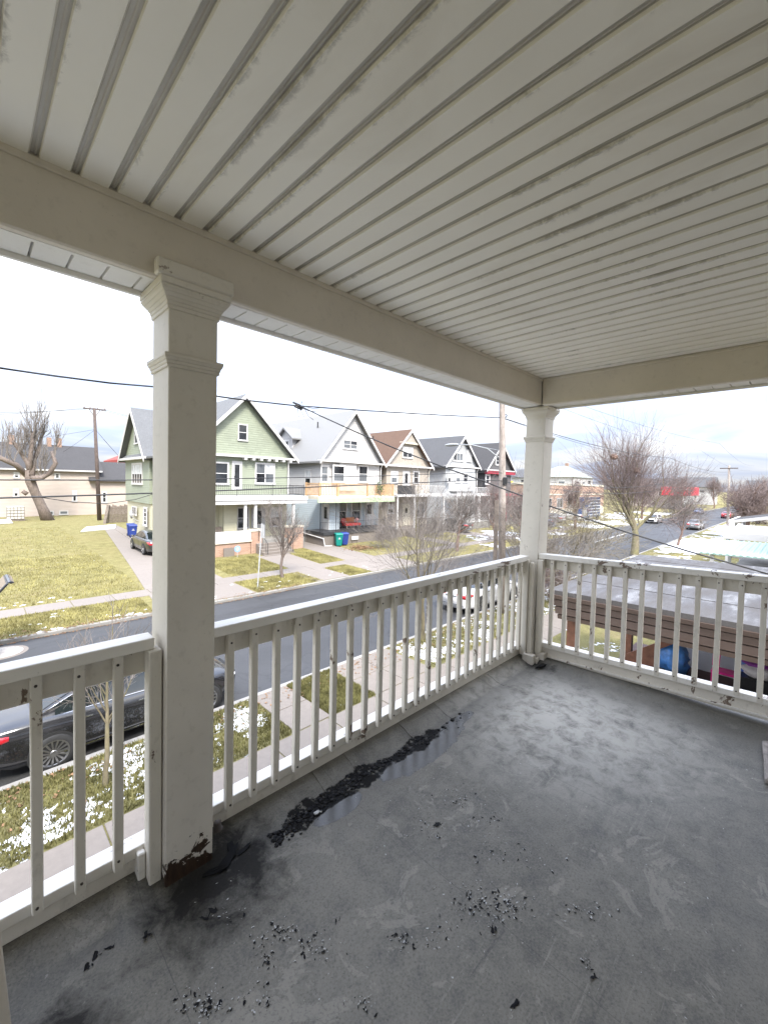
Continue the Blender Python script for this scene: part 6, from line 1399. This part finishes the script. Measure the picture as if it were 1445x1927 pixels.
# right-hand far pole and side lane
p = on_y(1370, 965, 8.3); fp = thing('utility_pole', (p.x, 8.3, .13), 'thin distant utility pole with crossarm near the right edge', 'pole')
tp_ = on_y(1371, 876, 8.3); MB().tube([(p.x, 8.3, .1), tuple(tp_)], [.2, .13], 8).build('shaft', 'pole_pale', fp, smooth=True); MB().box(tp_.x-.06, tp_.x+.06, 7.2, 9.4, tp_.z-.5, tp_.z-.36).build('crossarm', 'pole_dark', fp)
p = on_y(1000, 862, 36); 
gp_ = on_g(1072, 1012); po = thing('street_notice', (gp_.x, gp_.y, .2), 'small white street notice on a post right of the corner column', 'sign'); tpz = on_y(1100, 955, 21).z; xx = on_y(1100, 955, 21).x
MB().tube([(xx, 21, .1), (xx, 21, tpz)], .05, 6).build('post', 'sign_post_metal', po); MB().box(xx-.06, xx+.0, 20.7, 21.3, tpz-1.2, tpz).build('plate', 'trim_white', po)
tr = thing('dark_trailer', (on_y(1105, 945, 26).x, 26, .3), 'dark slatted trailer standing before the brick store', 'trailer'); bx_ = on_y(1105, 945, 26).x
MB().hexa([(bx_-3.0, 25, .9), (bx_+3.4, 25, .9), (bx_+3.4, 27, .9), (bx_-3.0, 27, .9), (bx_-2.2, 25.1, 4.2), (bx_+3.4, 25.1, 4.2), (bx_+3.4, 26.9, 4.2), (bx_-2.2, 26.9, 4.2)]).build('body', 'paint_blue', tr)
for k in range(6): MB().box(bx_-2.6, bx_+3.42, 24.93, 24.985, 1.2+k*.5, 1.32+k*.5).build('slat', 'trim_grey', tr)
for dx in (-1.8, 2.2): MB().lathe([(0, -.12), (.45, -.12), (.5, 0), (.45, .12), (0, .12)], (bx_+dx, 25.1, .78), 16, 'y').build('wheel', 'tyre', tr)

# leaf litter in the far gutter and on the near verge, downspouts on the houses
lv = MB(); rl = random.Random(19)
for k in range(2600):
    if rl.random() < .6: x = rl.uniform(-1, 13); y = 18.75+abs(rl.gauss(0, .30))
    else: x = rl.uniform(-.5, 24); y = 9.72-abs(rl.gauss(0, .5))
    z = max(gz(y), 0)+ (.135 if y > 18.9 and y < 19.1 else .012) if y > 18.9 else (.006 if y > 10 else .15); r = rl.uniform(.012, .045); a = rl.uniform(0, 6.28); i = len(lv.v)
    lv.v += [(x+r*math.cos(a+t*1.57)*(1 if t % 2 else .6), y+r*math.sin(a+t*1.57), z+rl.uniform(0, .025)) for t in range(4)]; lv.f.append((i, i+1, i+2, i+3))
o = lv.build('kerb_leaves', 'dead_leaves', recalc=False); stuff(o); tag(o, 'brown leaf litter gathered along the kerbs', 'leaves')
for root, x, zt_, mt in ((gh, 19.02, 7.5, 'trim_white'), (wh, 29.82, 7.6, 'trim_white'), (bh, bp[0]+3.42, 7.5, 'trim_cream'), (kh, kp[0]+3.38, 7.9, 'trim_white'), (wh, 22.38, 7.6, 'trim_white')):
    MB().tube([(x, FY-.3, zt_), (x, FY-.12, zt_-.35), (x, FY-.12, 4.7)], .05, 6).build('downspout', mt, root)
for root, px_, py_ in ((gh, 16.4, 33), (wh, 24.9, 34.5), (bh, 33.0, 35), (kh, 42.6, 36)):
    zz = {gh: 10.9, wh: 11.0, bh: 10.4, kh: 10.4}[root]; MB().tube([(px_, py_, zz-.6), (px_, py_, zz+.75)], .06, 6).build('vent_pipe', 'wire', root)
